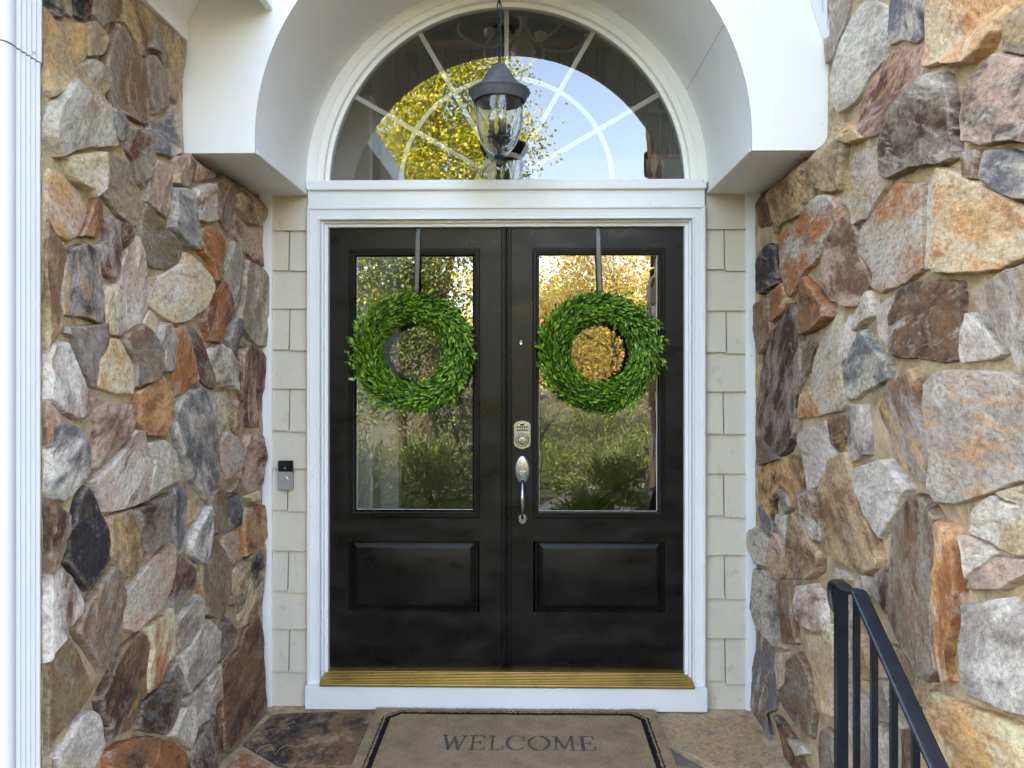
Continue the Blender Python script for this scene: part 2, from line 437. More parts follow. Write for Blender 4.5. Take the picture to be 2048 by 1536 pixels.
# ================================================================== STONE
STONES = """
L g dk lg 75,-40 117,-40 131,25 123,33 95,30 83,14
L t ol br 119,-40 140,-40 143,33 132,23
L dk br dk 140,-40 170,-40 180,22 171,39 149,30
L br g t 180,-40 239,-40 240,23 225,39 200,50 180,27
L t or cr 56,9 84,14 108,48 124,87 146,150 109,191 90,176 76,157 56,152
L t or cr 120,46 168,48 173,70 174,110 151,138 137,103 124,66
L g t t 173,50 188,46 212,75 198,110 175,112 171,70
L g br pk 232,49 245,55 255,73 286,124 295,206 290,246 274,243 245,225 213,173 206,131 219,89
L br t mr 243,-40 269,-40 295,30 302,54 296,89 290,110 279,108 274,87 260,63 246,41
L g t bl 304,45 328,56 358,82 361,98 355,131 352,206 337,188 328,141 313,105 299,96 302,66
L g g t 293,115 307,112 325,141 337,188 328,211 309,226 302,199 294,150
L lg t g 181,118 199,131 213,173 216,220 232,277 232,289 201,291 143,299 119,313 96,271 79,237 105,218 138,169
L pk t t 56,183 85,195 84,204 76,209 56,211
L br t t 56,265 81,272 95,302 95,314 81,335 56,340
L pl bl g 218,217 234,227 249,251 248,270 236,282 229,277 222,246
L g mr pl 262,254 276,260 301,262 307,286 306,314 299,338 289,373 276,356 269,323 255,298 258,277
L bl lg t 297,244 314,244 335,234 343,211 355,225 361,267 359,293 343,314 318,305 311,277
L pk mr cr 347,314 372,307 381,316 381,366 368,373 351,366 349,340
L t br dk 384,309 417,307 431,326 432,345 415,359 390,362 382,347
L cr lg ru 133,315 201,305 201,340 197,377 187,396 178,377 150,363 137,333
L pk or w 106,338 126,347 152,380 173,417 172,434 157,469 140,480 117,464 98,438 84,412 89,361 93,349
L t g br 222,309 253,321 269,340 276,370 286,401 281,427 277,452 262,445 239,427 213,398 201,377 208,347
L g pk t 311,320 328,330 342,354 341,387 337,436 318,422 295,401 301,342
L lg bl pl 347,380 363,377 384,387 388,417 395,462 392,499 377,488 370,490 342,455 347,417
L pk lg w 389,377 422,368 431,382 431,417 434,438 417,444 395,438 398,412 386,394
L br g t 429,366 443,349 466,363 466,405 461,471 436,431 431,389
L t mr cr 468,389 482,368 513,375 529,391 532,431 519,450 492,444 478,422
L pk mr lg 466,427 482,434 499,455 520,455 525,502 527,532 515,527 492,504 471,469
L br ru t 186,403 197,389 208,412 208,438 198,473 173,469 166,469 180,431
L pl mr lg 208,441 220,434 234,452 234,511 232,541 220,555 204,539 197,490 213,480
L br db pl 235,443 258,450 260,473 246,499 237,506 235,478
L t br cr 56,431 96,436 117,473 136,506 136,530 129,577 124,640 117,666 79,696 56,698
L pl dk or 137,509 154,495 173,488 190,502 201,555 206,645 178,641 161,633 127,628 126,602
L ol g pl 286,408 295,412 323,450 351,471 362,495 362,523 335,537 311,537 290,520 277,490 281,445
L pk w mr 270,472 277,495 289,539 291,623 279,645 248,661 246,605 234,570 234,530 248,499
L cr lg pl 215,572 229,570 243,593 245,652 239,669 211,661 211,616 204,586
L w cr t 372,504 398,523 424,558 426,577 408,614 377,640 351,647 330,635 300,612 294,591 297,560 323,553 365,530
L ru br or 398,459 417,455 436,464 449,480 447,518 440,553 429,560 419,525 403,506 396,483
L lg pl dk 468,483 482,492 490,518 485,558 482,602 468,619 464,588 445,553 454,530 464,502
L g lg pl 492,520 515,534 527,544 535,560 538,647 529,691 511,689 485,656 482,628 490,577
L mr ru pk 450,560 464,581 468,623 454,647 440,684 417,680 408,640 417,600
L lg cr cr 297,621 311,638 309,670 295,666 282,645
L pl mr g 133,656 173,652 211,649 213,689 201,715 194,773 180,769 166,731 161,712 150,677 133,668
L w mr pk 56,722 79,710 105,691 136,687 147,715 157,741 166,762 175,818 171,827 152,837 126,820 100,797 79,788 56,783
L cr or w 215,680 234,680 243,694 265,731 265,769 263,788 232,785 194,773 198,738
L g br t 246,668 276,649 295,663 316,698 316,736 304,757 267,773 265,722 248,689
L lg bl g 318,652 335,649 345,670 344,738 328,741 318,731 318,703 311,687
L ru pk mr 349,663 363,654 375,677 384,722 392,759 372,776 368,785 354,792 347,764 347,717
L mr g db 372,649 386,652 408,680 417,712 431,752 429,778 412,769 389,738 384,703 377,677
L g w lg 422,701 443,689 459,701 473,727 473,780 457,771 440,773 433,752 424,717
L pl bl g 459,670 468,635 482,640 485,670 473,712 459,698 454,677
L pk mr cr 478,708 492,687 515,698 529,717 527,811 527,855 487,851 487,811 480,778
L ru or br 316,752 330,764 344,799 340,834 321,870 288,870 274,844 274,806 267,785 293,776
L br pk db 182,799 194,799 229,811 269,809 272,837 265,855 234,891 192,935 185,905 197,851
L br pk t 56,804 84,804 119,830 103,867 79,893 56,893
L bl w dk 124,846 145,855 173,867 180,905 179,949 161,968 129,1005 110,994 84,982 82,947 89,909
L bl lg bl 354,802 398,773 419,788 424,825 443,858 438,893 438,961 419,994 410,996 382,961 361,912 347,865 349,823
L cr lg t 429,788 457,783 466,799 464,825 454,853 440,844 429,816
L t br t 471,802 482,823 485,862 478,877 468,858 466,839
L lg pk g 454,865 478,877 485,895 480,935 454,961 440,923 443,888
L pk mr lg 492,870 518,872 526,912 522,966 499,984 487,975 478,940 487,916
L w pk mr 265,860 283,862 289,881 288,907 302,928 290,996 262,1012 208,1024 197,987 185,963 222,928 253,893
L w lg cr 291,888 323,881 349,902 361,947 358,959 325,975 294,994 306,928
L dk dk dk 175,975 187,989 201,1031 214,1057 211,1120 197,1146 178,1181 164,1165 150,1141 133,1120 139,1059 157,1003
L db br pl 56,1012 93,1008 126,1029 127,1064 120,1099 105,1130 84,1155 56,1158
L t br or 206,1038 253,1022 267,1059 279,1104 265,1151 239,1153 222,1130 213,1111 214,1064
L g db br 265,1022 304,1003 340,987 335,1064 330,1083 309,1097 293,1118 279,1085 269,1050
L bl lg dk 349,977 363,970 375,994 375,1095 356,1106 349,1076 347,1022
L cr t t 379,1001 403,1015 396,1034 377,1045 375,1017
L bl w dk 410,1015 419,1031 422,1064 410,1125 396,1125 382,1106 382,1064 398,1041
L g br bl 422,984 440,973 457,1022 450,1064 436,1070 422,1062 419,1031 415,1003
L bl dk lg 450,1001 480,989 485,1017 482,1052 459,1059 454,1041
L g ol g 454,983 482,954 490,977 480,987
L t cr t 490,994 515,980 515,998 499,1003
L t ru dk 490,1015 529,1010 533,1031 532,1073 522,1095 504,1104 487,1111 485,1064
L lg t g 459,1066 480,1059 485,1088 471,1125 459,1125 450,1102 450,1078
L g ol ru 417,1083 431,1076 447,1099 461,1134 459,1181 445,1228 426,1235 405,1228 398,1165 403,1132
L cr dk ru 515,1102 528,1088 527,1134 522,1205 511,1238 482,1256 478,1214 459,1209 464,1148 482,1125
L w br lg 56,1170 84,1167 117,1137 145,1162 166,1209 161,1228 140,1259 124,1280 96,1312 77,1331 56,1341
L br g t 220,1134 243,1179 246,1205 243,1268 225,1322 201,1343 187,1312 152,1263 171,1212 192,1177
L lg pk cr 304,1116 347,1088 355,1104 349,1148 344,1177 323,1212 293,1240 267,1266 248,1256 246,1186 265,1170 281,1144
L pl mr dk 368,1116 396,1139 395,1177 382,1186 363,1212 349,1228 347,1193 354,1165 351,1134
L ol br g 56,1340 77,1338 103,1307 138,1272 154,1296 171,1340 185,1375 182,1392 159,1424 124,1460 77,1516 56,1528
L br db or 279,1265 297,1277 300,1305 297,1340 293,1380 274,1408 269,1443 253,1462 220,1476 218,1455 204,1431 198,1396 220,1349 248,1296
L cr ru lg 293,1256 309,1246 328,1232 342,1218 349,1237 351,1270 356,1300 330,1328 314,1373 295,1385 295,1340 302,1298
L lg g bl 349,1244 396,1192 403,1211 403,1246 382,1277 358,1300 351,1270
L pl lg g 403,1239 417,1242 436,1265 431,1317 408,1345 372,1385 363,1359 361,1312 384,1279
L db g br 440,1253 457,1232 478,1265 466,1298 443,1326 433,1310 438,1279
L db g bl 347,1324 361,1347 363,1387 356,1429 337,1467 304,1462 276,1457 283,1408 307,1387 332,1361
L pl w br 433,1328 436,1394 417,1436 391,1455 384,1424 365,1401 389,1382 417,1349
L br db ru 490,1258 515,1228 521,1270 522,1415 511,1434 454,1504 445,1499 443,1441 440,1354 454,1326 478,1298
L lg lg pk 365,1417 382,1413 384,1457 379,1497 361,1481 342,1471 356,1441
L db pl mr 429,1431 440,1450 446,1504 431,1542 386,1542 382,1504 403,1467
L ru br db 215,1504 248,1485 281,1476 314,1476 347,1483 370,1504 382,1532 379,1574 220,1574
L lg w cr 185,1422 199,1431 211,1488 206,1504 187,1537 115,1537 109,1516 138,1476 164,1434
L g t g 56,1549 100,1535 110,1574 56,1586
R pl lg g 1655,-40 1707,-40 1690,41 1677,77 1668,109 1652,126 1649,90 1647,41
R lg w g 1715,11 1742,3 1764,16 1766,82 1764,120 1734,153 1720,189 1699,213 1674,227 1663,197 1658,164 1666,115 1679,77 1696,36
R bl lg dk 1778,-40 1852,-40 1852,57 1827,85 1800,78 1778,89 1774,41
R or cr ru 1854,-40 2027,-40 2024,19 1994,63 1972,96 1939,123 1909,127 1882,123 1854,134 1850,120 1857,90
R pk mr or 1778,104 1802,101 1830,96 1849,85 1850,120 1822,164 1783,202 1772,246 1750,269 1729,273 1715,246 1718,219 1734,170
R g db w 1854,150 1895,148 1901,175 1909,232 1912,314 1882,328 1865,325 1811,339 1783,358 1767,350 1767,295 1778,254 1808,191
R pk dk lg 1999,107 2051,120 2076,137 2076,284 2035,279 1967,287 1936,279 1928,241 1928,178 1969,142
R g t t 2035,11 2076,5 2076,109 2046,107 2005,101 2008,90
R lg br cr 1928,304 1953,301 1957,314 1950,353 1931,353 1926,320
R lg bl w 1977,304 2021,301 2076,323 2076,396 2038,396 2002,380 1964,355
R t ol cr 1677,252 1690,284 1688,314 1679,377 1663,383 1636,375 1625,336 1630,309 1658,287
R t or cr 1696,246 1715,257 1726,276 1699,287 1690,268
R t lg g 1704,306 1734,295 1761,295 1775,355 1772,369 1748,407 1734,435 1707,448 1690,410 1679,405 1690,364 1696,328
R br db t 1515,394 1540,369 1545,383 1543,432 1537,448 1518,454
R t br or 1547,366 1589,336 1597,364 1600,427 1562,448 1551,468 1540,410
R br t or 1595,325 1622,314 1627,353 1627,383 1625,405 1608,405 1600,383
R lg ru bl 1641,391 1663,392 1677,411 1677,444 1652,485 1644,512 1611,545 1586,589 1576,591 1562,534 1559,479 1567,458 1595,449 1617,414
R dk dk pl 1537,488 1551,493 1560,545 1556,567 1518,589 1515,529 1524,504
R br pk mr 1679,441 1696,433 1715,460 1723,512 1742,559 1742,570 1715,611 1685,613 1663,600 1641,561 1641,504 1658,466
R lg ru t 1800,370 1846,370 1846,534 1838,545 1802,567 1761,586 1745,572 1748,545 1726,512 1720,463 1761,414
R or cr ru 1876,337 1898,340 1969,373 2049,414 2076,438 2076,501 2008,537 1953,542 1874,545
R cr lg t 1856,359 1871,340 1870,537 1853,534
R br db w 1800,578 1833,564 1871,563 1915,566 1920,660 1917,717 1879,723 1838,715 1781,712 1781,630
R w lg pk 1939,630 1969,652 2002,706 1991,717 1928,723 1928,657
R g lg t 1945,594 2008,548 2076,523 2076,780 2046,745 1997,665
R br ru db 1603,561 1611,553 1641,586 1663,611 1663,632 1647,649 1606,668 1601,627
R lg w g 1715,622 1742,583 1748,605 1750,632 1726,646 1709,660
R pk lg pl 1761,611 1794,589 1792,605 1778,643 1776,690 1764,665 1757,632
R g br t 1513,608 1537,597 1543,657 1537,682 1518,709 1510,657
R br ru cr 1543,589 1567,567 1578,605 1570,622 1545,643
R db pl br 1548,654 1584,608 1600,627 1601,684 1607,753 1595,797 1595,865 1578,898 1562,911 1526,879 1510,835 1518,753 1524,712
R cr lg g 1677,624 1679,665 1684,753 1693,808 1677,821 1641,829 1619,797 1619,747 1630,704 1658,654
R w lg lg 1701,630 1701,684 1696,715 1685,725 1682,671
R bl lg w 1729,660 1750,693 1778,725 1778,758 1734,780 1715,797 1696,797 1689,747 1707,698
R db g pl 1627,668 1630,679 1619,736 1608,753 1606,698
R lg pl or 1876,748 1898,743 2016,745 2040,767 2076,784 2076,953 2049,959 1964,989 1909,1005 1874,1005 1863,978 1865,918 1860,844 1857,770
R br pl or 1783,765 1827,740 1838,759 1833,786 1830,822 1857,893 1860,964 1833,959 1792,918 1783,863 1764,822
R lg bl g 1707,811 1729,811 1737,877 1734,907 1699,926 1699,866
R br db or 1658,838 1697,825 1697,871 1677,901 1663,888
R lg w g 1597,869 1655,841 1658,882 1668,915 1641,970 1619,981 1614,948 1600,893
R cr ru t 1595,778 1611,773 1622,806 1644,830 1597,836 1589,800
R br bl ru 1515,871 1532,885 1554,901 1556,918 1521,931
R db or t 1513,945 1532,929 1559,920 1562,948 1559,986 1548,1002 1551,1038 1534,1041 1518,994
R or br t 1563,915 1603,910 1608,948 1603,986 1606,1024 1589,1008 1570,975
R br w pl 1606,989 1633,981 1636,1030 1644,1041 1649,1082 1622,1079 1606,1035
R t br g 1668,920 1696,904 1707,942 1720,1000 1742,1052 1764,1117 1759,1134 1734,1150 1690,1126 1668,1117 1652,1063 1644,986
R w lg cr 1715,940 1772,920 1794,942 1819,978 1802,1002 1789,1033 1761,1076 1750,1057 1731,1005 1718,972
R g br dk 1792,1027 1827,992 1854,1002 1878,1038 1876,1123 1871,1205 1874,1287 1882,1336 1865,1361 1849,1352 1827,1317 1797,1281 1775,1232 1781,1150 1783,1090
R ru or w 1882,1044 1915,1063 1923,1123 1923,1205 1912,1273 1898,1309 1909,1355 1886,1363 1878,1301 1874,1205 1880,1123
R lg lg g 1504,1063 1521,1054 1540,1079 1532,1131 1513,1128 1504,1090
R lg w g 1554,1041 1559,1030 1576,1033 1573,1095 1556,1079
R pk t mr 1543,1076 1554,1068 1570,1098 1565,1150 1559,1161 1540,1136 1534,1117
R br t pk 1581,1035 1589,1027 1617,1065 1644,1106 1641,1142 1619,1158 1592,1147 1576,1115
R g bl g 1515,1008 1543,1035 1545,1071 1529,1063
R g pl g 1565,978 1578,992 1584,1013 1573,1027 1565,1011
R w pk lg 1931,1071 1991,1106 1953,1145 1947,1156 1939,1109
R w lg cr 1953,1016 1988,994 2035,1016 2024,1054 2002,1098 1936,1063
R t cr lg 2018,1052 2076,1035 2076,1115 2038,1109 2008,1095
R pk pl lg 1950,1150 1994,1115 2076,1120 2076,1145 2035,1161 2008,1178 1936,1178
R cr w lg 2002,986 2076,967 2076,1030 2040,1038 2035,1008
R bl lg g 1510,1138 1529,1141 1556,1176 1559,1236 1570,1296 1545,1294 1515,1253 1502,1214 1507,1179
R g br cr 1562,1162 1597,1160 1592,1198 1591,1247 1595,1286 1567,1286 1562,1225
R pk w mr 1597,1173 1630,1169 1649,1193 1652,1247 1641,1265 1617,1258 1597,1242 1593,1206
R pk cr cr 1645,1255 1663,1250 1666,1291 1649,1280
R bl br lg 1514,1258 1529,1275 1551,1324 1554,1376 1548,1420 1529,1430 1545,1480 1529,1477 1515,1455 1504,1411 1499,1335 1513,1294
R lg t t 1556,1307 1574,1305 1570,1362 1555,1378 1551,1335
R br g dk 1573,1324 1597,1305 1608,1324 1625,1362 1630,1425 1622,1474 1600,1463 1565,1417 1554,1389
R cr t lg 1606,1269 1633,1272 1666,1294 1668,1362 1668,1430 1638,1425 1627,1387 1617,1313
R br db ru 1548,1430 1567,1444 1589,1477 1603,1526 1614,1543 1570,1543 1559,1477
R pk lg lg 1586,1477 1608,1491 1614,1507 1597,1510
R g br g 1636,1469 1652,1454 1668,1471 1671,1543 1636,1543
R lg pl w 1696,1370 1723,1392 1742,1444 1745,1543 1715,1510 1696,1461
R lg lg g 1668,1135 1690,1143 1699,1160 1668,1157
R pl lg g 1718,1157 1734,1154 1737,1187 1726,1206 1715,1184
R pl db br 1753,1149 1775,1132 1778,1206 1772,1225 1750,1190
R g pl t 1688,1206 1707,1225 1707,1357 1690,1354
R t br g 1723,1269 1740,1307 1742,1357 1723,1357
R g ol br 1770,1286 1811,1302 1841,1343 1835,1400 1827,1436 1789,1362
R g pl br 1757,1359 1781,1362 1786,1389 1811,1455 1783,1444 1759,1441
R lg lg w 1761,1452 1778,1471 1783,1543 1759,1543
R br db pl 1800,1461 1822,1466 1830,1543 1800,1543
R w pl lg 1939,1212 1964,1209 2021,1198 2035,1220 2076,1234 2076,1433 2046,1428 2013,1417 1950,1392 1936,1365 1931,1307 1936,1253
R or cr ru 1863,1384 1884,1392 1915,1403 2008,1436 2040,1452 2051,1507 2076,1554 1887,1554 1871,1480 1860,1425
R ru br or 1863,1444 1868,1485 1867,1543 1857,1499
R t br g 1843,1359 1871,1368 1860,1389 1857,1417 1833,1403
"""
def smooth(a, b, x):
    t = max(0, min(1, (x-a)/(b-a))); return t*t*(3-2*t)
def faceL(z): return -1.118 - 0.067*smooth(2.27, 2.36, z)
def faceR(z): return 1.130 + 0.062*smooth(2.27, 2.36, z)
def unproj(side, u, v, off=0.015):
    d = ray(u, v)
    z = 1.5
    for _ in range(6):
        x = (faceL(z)+off) if side == 'L' else (faceR(z)-off)
        t = (x - CAM.x)/d.x
        z = CAM.z + t*d.z
    return (CAM + d*t)
def jitcol(c, k=0.07):
    b = 1 + rng.uniform(-k, k)
    return [max(0.004, x*b*(1+rng.uniform(-0.03, 0.03))) for x in lin(c)] + [1.0]
def chaikin(pts, k=0.2):
    out = []
    n = len(pts)
    for i in range(n):
        a, b = pts[i], pts[(i+1) % n]
        out.append((a[0]*(1-k)+b[0]*k, a[1]*(1-k)+b[1]*k)); out.append((a[0]*k+b[0]*(1-k), a[1]*k+b[1]*(1-k)))
    return out
def area2(p): return sum(p[i][0]*p[(i+1) % len(p)][1]-p[(i+1) % len(p)][0]*p[i][1] for i in range(len(p)))/2
def centroid(p):
    A = area2(p); cx = cy = 0
    for i in range(len(p)):
        a, b = p[i], p[(i+1) % len(p)]; c = a[0]*b[1]-b[0]*a[1]
        cx += (a[0]+b[0])*c; cy += (a[1]+b[1])*c
    return (cx/(6*A), cy/(6*A))
def stone(pts, fmap, parent, cols, flip=False, H=None, name='stone', seg=0.022, flatness=1.0):
    pts = chaikin(pts, 0.055)
    if (area2(pts) < 0) != flip: pts = pts[::-1]
    # resample
    out = []
    n = len(pts)
    for i in range(n):
        a, b = pts[i], pts[(i+1) % n]
        L = math.hypot(b[0]-a[0], b[1]-a[1]); k = max(1, int(round(L/seg)))
        for j in range(k): out.append((a[0]+(b[0]-a[0])*j/k, a[1]+(b[1]-a[1])*j/k))
    sd_ = rng.uniform(0, 100)
    c = centroid(out)
    size = math.sqrt(abs(area2(out)))
    b = []
    for x, y in out:
        r = math.hypot(x-c[0], y-c[1]) or 1e-6
        k = (mnoise.noise((x*38, y*38, sd_))*0.0040 + mnoise.noise((x*14, y*14, sd_+5))*0.0050)*flatness
        b.append((x+(x-c[0])/r*k, y+(y-c[1])/r*k))
    H = H or rng.uniform(0.012, 0.031)
    tx, ty = rng.uniform(-0.035, 0.035)*flatness, rng.uniform(-0.045, 0.045)*flatness
    ridge_a = rng.uniform(0, math.pi); ca, sa = math.cos(ridge_a), math.sin(ridge_a)
    step = rng.uniform(-0.3, 0.3)*size; stepd = rng.choice([0, 0.005, 0.008, -0.007, 0.011])*flatness
    def hh(x, y, f):
        dx, dy = x-c[0], y-c[1]
        h = H + tx*dx + ty*dy
        h += flatness*(0.003*mnoise.noise((x*8+3, y*8, sd_)) + 0.0035*mnoise.noise((x*24, y*24, sd_)) + 0.002*mnoise.noise((x*60, y*60, sd_)))
        q = dx*ca+dy*sa - step + 0.03*mnoise.noise((x*14, y*14, sd_+9))
        h += stepd*smooth(-0.004, 0.004, q)
        return max(0.005, h)*f
    loops = []
    e = min(0.008, 0.07*size)/max(size*0.55, 0.02)
    for s_, f in ((1.04, None), (1.0, 0.50), (1-e*0.22, 0.90), (1-e*0.62, 1.0), (1-e*1.6-0.04, 1.0), (0.62, 1.0), (0.36, 1.0)):
        lp = []
        for x, y in b:
            xx, yy = c[0]+(x-c[0])*s_, c[1]+(y-c[1])*s_
            h = -0.012 if f is None else hh(xx, yy, f)
            lp.append(fmap(xx, yy, h))
        loops.append(lp)
    m = MB().loops(loops, True)
    k = len(m.v) - len(b)
    m.v.append(tuple(fmap(c[0], c[1], hh(c[0], c[1], 1.0))))
    m.f += [(k+i, k+(i+1) % len(b), len(m.v)-1) for i in range(len(b))]
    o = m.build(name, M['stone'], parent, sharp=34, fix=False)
    # principal direction for the grain
    mx = sum((x-c[0])**2 for x, y in b); my = sum((y-c[1])**2 for x, y in b); mxy = sum((x-c[0])*(y-c[1]) for x, y in b)
    ang = 0.5*math.atan2(2*mxy, mx-my)
    o['grain'] = float(math.pi/2 - ang + rng.uniform(-0.4, 0.4))
    for nme, cc in zip(('tint_a', 'tint_b', 'tint_c'), cols): o[nme] = jitcol(PAL[cc])
    return o
def inside(p, poly):
    x, y = p; r = False
    for i in range(len(poly)):
        (x0, y0), (x1, y1) = poly[i], poly[i-1]
        if (y0 > y) != (y1 > y) and x < (x1-x0)*(y-y0)/(y1-y0)+x0: r = not r
    return r
def voronoi(seeds, comp, box, gap=0.010):
    res = []
    allp = seeds + comp
    for i, s in enumerate(seeds):
        poly = [(box[0], box[2]), (box[1], box[2]), (box[1], box[3]), (box[0], box[3])]
        for j, q in enumerate(allp):
            if j == i: continue
            dx, dy = q[0]-s[0], q[1]-s[1]; L = math.hypot(dx, dy)
            if L > 0.75 or L < 1e-6: continue
            nx, ny = dx/L, dy/L
            lim = L/2 - gap if j < len(seeds) else max(L*0.72, L-0.03)
            new = []
            for k in range(len(poly)):
                a, b = poly[k], poly[(k+1) % len(poly)]
                da = (a[0]-s[0])*nx+(a[1]-s[1])*ny-lim; db = (b[0]-s[0])*nx+(b[1]-s[1])*ny-lim
                if da <= 0: new.append(a)
                if da*db < 0:
                    t = da/(da-db); new.append((a[0]+(b[0]-a[0])*t, a[1]+(b[1]-a[1])*t))
            poly = new
            if len(poly) < 3: break
        if len(poly) >= 3 and abs(area2(poly)) > 0.0016: res.append(poly)
    return res
COMBOS = ['g t br', 'lg w g', 't or cr', 'br db t', 'pk lg mr', 'bl lg dk', 'cr lg t', 'or cr ru', 'pl g lg', 'ru br or', 'w lg cr', 'g bl dk']
def fill(poly_list, box, spacing, avoid):
    comp = []
    for pl_ in poly_list:
        comp.append(centroid(pl_))
        for i in range(len(pl_)):
            a, b = pl_[i], pl_[(i+1) % len(pl_)]
            k = max(1, int(math.hypot(b[0]-a[0], b[1]-a[1])/0.04))
            comp += [(a[0]+(b[0]-a[0])*j/k, a[1]+(b[1]-a[1])*j/k) for j in range(k)]
    seeds = []
    ny = int((box[3]-box[2])/spacing); nx = int((box[1]-box[0])/spacing)
    for j in range(ny+1):
        for i in range(nx+1):
            s = (box[0]+(i+0.5*(j % 2)+rng.uniform(-0.36, 0.36))*spacing, box[2]+(j+rng.uniform(-0.36, 0.36))*spacing*1.05)
            if not (box[0] < s[0] < box[1] and box[2] < s[1] < box[3]): continue
            md = avoid(s)
            if md is None: continue
            if comp and min((c[0]-s[0])**2+(c[1]-s[1])**2 for c in comp) < md**2: continue
            if any(inside(s, q) for q in poly_list): continue
            seeds.append(s)
    return voronoi(seeds, comp, box)

def stone_wall(side, label, yend):
    face = faceL if side == 'L' else faceR
    sg = 1 if side == 'L' else -1
    w_ = thing('stone_wall', label, 'stone wall', (face(0)-sg*0.1, yend/2, GZ), 'stone walls flanking the entrance')
    # mortar bed: gently uneven slab with a back
    m = MB()
    na, nb = 70, 130
    z1 = 4.6
    yy = [yend + (0.0-yend)*i/na for i in range(na+1)]; zz = [GZ-0.1 + (z1-GZ+0.1)*j/nb for j in range(nb+1)]
    vs_ = [(face(z) + sg*(0.005*mnoise.noise((y*9, z*9, 1.7))+0.004*mnoise.noise((y*28, z*28, 4))), y, z) for z in zz for y in yy]
    fs = [(j*(na+1)+i, j*(na+1)+i+1, (j+1)*(na+1)+i+1, (j+1)*(na+1)+i) for j in range(nb) for i in range(na)]
    m.add(vs_, fs)
    xb = face(0) - sg*0.30
    # outer (front) face and back
    m.add([(face(z), yend, z) for z in zz] + [(xb, yend, z) for z in zz] + [(xb, 0.0, zz[0]), (xb, 0.0, zz[-1]), (face(z1), 0.0, z1)],
          [(j, j+1, nb+1+j+1, nb+1+j) for j in range(nb)] + [(nb+1, 2*nb+1, 2*nb+3, 2*nb+2), (nb, 2*nb+4, 2*nb+3, 2*nb+1)])
    m.build('mortar', M['mortar'], w_)
    polys = []
    for ln in STONES.strip().split('\n'):
        t = ln.split()
        if t[0] != side: continue
        pp = []
        for q in t[4:]:
            u, v = map(float, q.split(','))
            P3 = unproj(side, u, v)
            pp.append((min(P3.y, -0.012), P3.z))
        if max(a for a, b in pp) < yend+0.03: continue
        c = centroid(pp)
        gk = 1 + 0.0035/max(0.03, math.sqrt(abs(area2(pp)))*0.5)
        pp = [(min(-0.008, max(yend+0.006, c[0]+(a-c[0])*gk)), c[1]+(b-c[1])*gk) for a, b in pp]
        if side == 'L': pp = [(a, min(b, 2.748) if a < YF else b) for a, b in pp]
        if abs(area2(pp)) < 0.0006: continue
        polys.append((pp, t[1:4]))
    fm = lambda a, b, h: (face(b)+sg*h, a, b)
    for pp, cols in polys:
        stone(pp, fm, w_, cols, flip=(side == 'R'))
    box = (yend+0.01, -0.02, GZ-0.02, 3.6)
    def avoid(s):
        u, v = pix(fm(s[0], s[1], 0.01))
        if s[0] > YF+0.02 and s[1] > 2.30: return None
        if side == 'L' and s[1] > 2.62: return None
        if 75 < u < 2048 and 0 < v < 1536: return 0.075
        return 0.055
    for pp in fill([q for q, _ in polys], box, 0.20, avoid):
        stone(pp, fm, w_, rng.choice(COMBOS).split(), flip=(side == 'R'))
    # the return of the wall, facing the garden
    xo = face(0) - sg*1.6
    m = MB().box(xo, xb, yend, yend+0.25, GZ-0.1, z1)
    m.build('mortar', M['mortar'], w_)
    fm2 = lambda a, b, h: (a, yend-h, b)
    bx_ = (min(xo, face(0))+0.01, max(xo, face(0))-0.01, GZ-0.02, 3.4)
    for pp in fill([], bx_, 0.27, lambda s: 0.0):
        stone(pp, fm2, w_, rng.choice(COMBOS).split(), seg=0.05)
    return w_
stone_wall('L', 'fieldstone wall with tan mortar beside the white downspout', -1.60)
stone_wall('R', 'fieldstone wall with tan mortar behind the black iron handrail', -2.75)

# ================================================================== PORCH FLOOR
fl = MB().box(-1.30, 1.32, -1.42, 0.12, GZ-0.1, -0.006).build('porch_floor', M['mortar'])
props(fl, kind='structure', label='flagstone porch floor with pale mortar joints')
FLAGS = [([(484,1487),(545,1428),(690,1421),(850,1421),(810,1540),(650,1534),(562,1532)], 'dk br t'),
         ([(452,1536),(482,1504),(520,1518),(572,1545),(700,1545),(690,1640),(400,1640)], 'lg ru t'),
         ([(870,1421),(1160,1426),(1190,1540),(1000,1560),(830,1540)], 't br g'),
         ([(1178,1428),(1490,1432),(1552,1518),(1510,1538),(1432,1536),(1345,1488),(1210,1470)], 't t g'),
         ([(1215,1482),(1340,1496),(1425,1546),(1380,1660),(1180,1660),(1200,1560)], 'bl g dk')]
fpolys = []
ffm = lambda a, b, h: (a, b, -0.006+h)
for pp, c in FLAGS:
    q = [atZ(u, v, 0.0) for u, v in pp]
    q = [(max(-1.10, min(1.11, P_.x)), min(P_.y, -0.07)) for P_ in q]
    fpolys.append(q)
    stone(q, ffm, fl, c.split(), H=0.0085, name='flagstone', flatness=0.12, seg=0.03)
for pp in fill(fpolys, (-1.11, 1.12, -1.41, -0.075), 0.36, lambda s: 0.13):
    stone(pp, ffm, fl, rng.choice(COMBOS).split(), H=0.0085, name='flagstone', flatness=0.12, seg=0.04)
for i in range(2):
    st = MB().box(-1.12, 1.13, -1.42-0.34*(i+1), -1.42-0.34*i+0.02, GZ-0.1, -0.18*(i+1)).build('step', M['mortar'])
    props(st, kind='structure', label='stone step below the porch' if i else 'stone step at the porch edge')
    for pp in voronoi([(-0.95+0.38*k+rng.uniform(-0.08, 0.08), -1.59-0.34*i+rng.uniform(-0.05, 0.05)) for k in range(6)], [], (-1.11, 1.12, -1.42-0.34*(i+1)+0.006, -1.425-0.34*i)):
        stone(pp, lambda a, b, h, zz=-0.18*(i+1): (a, b, zz+h), st, rng.choice(COMBOS).split(), H=0.012, name='flagstone', flatness=0.15, seg=0.05)

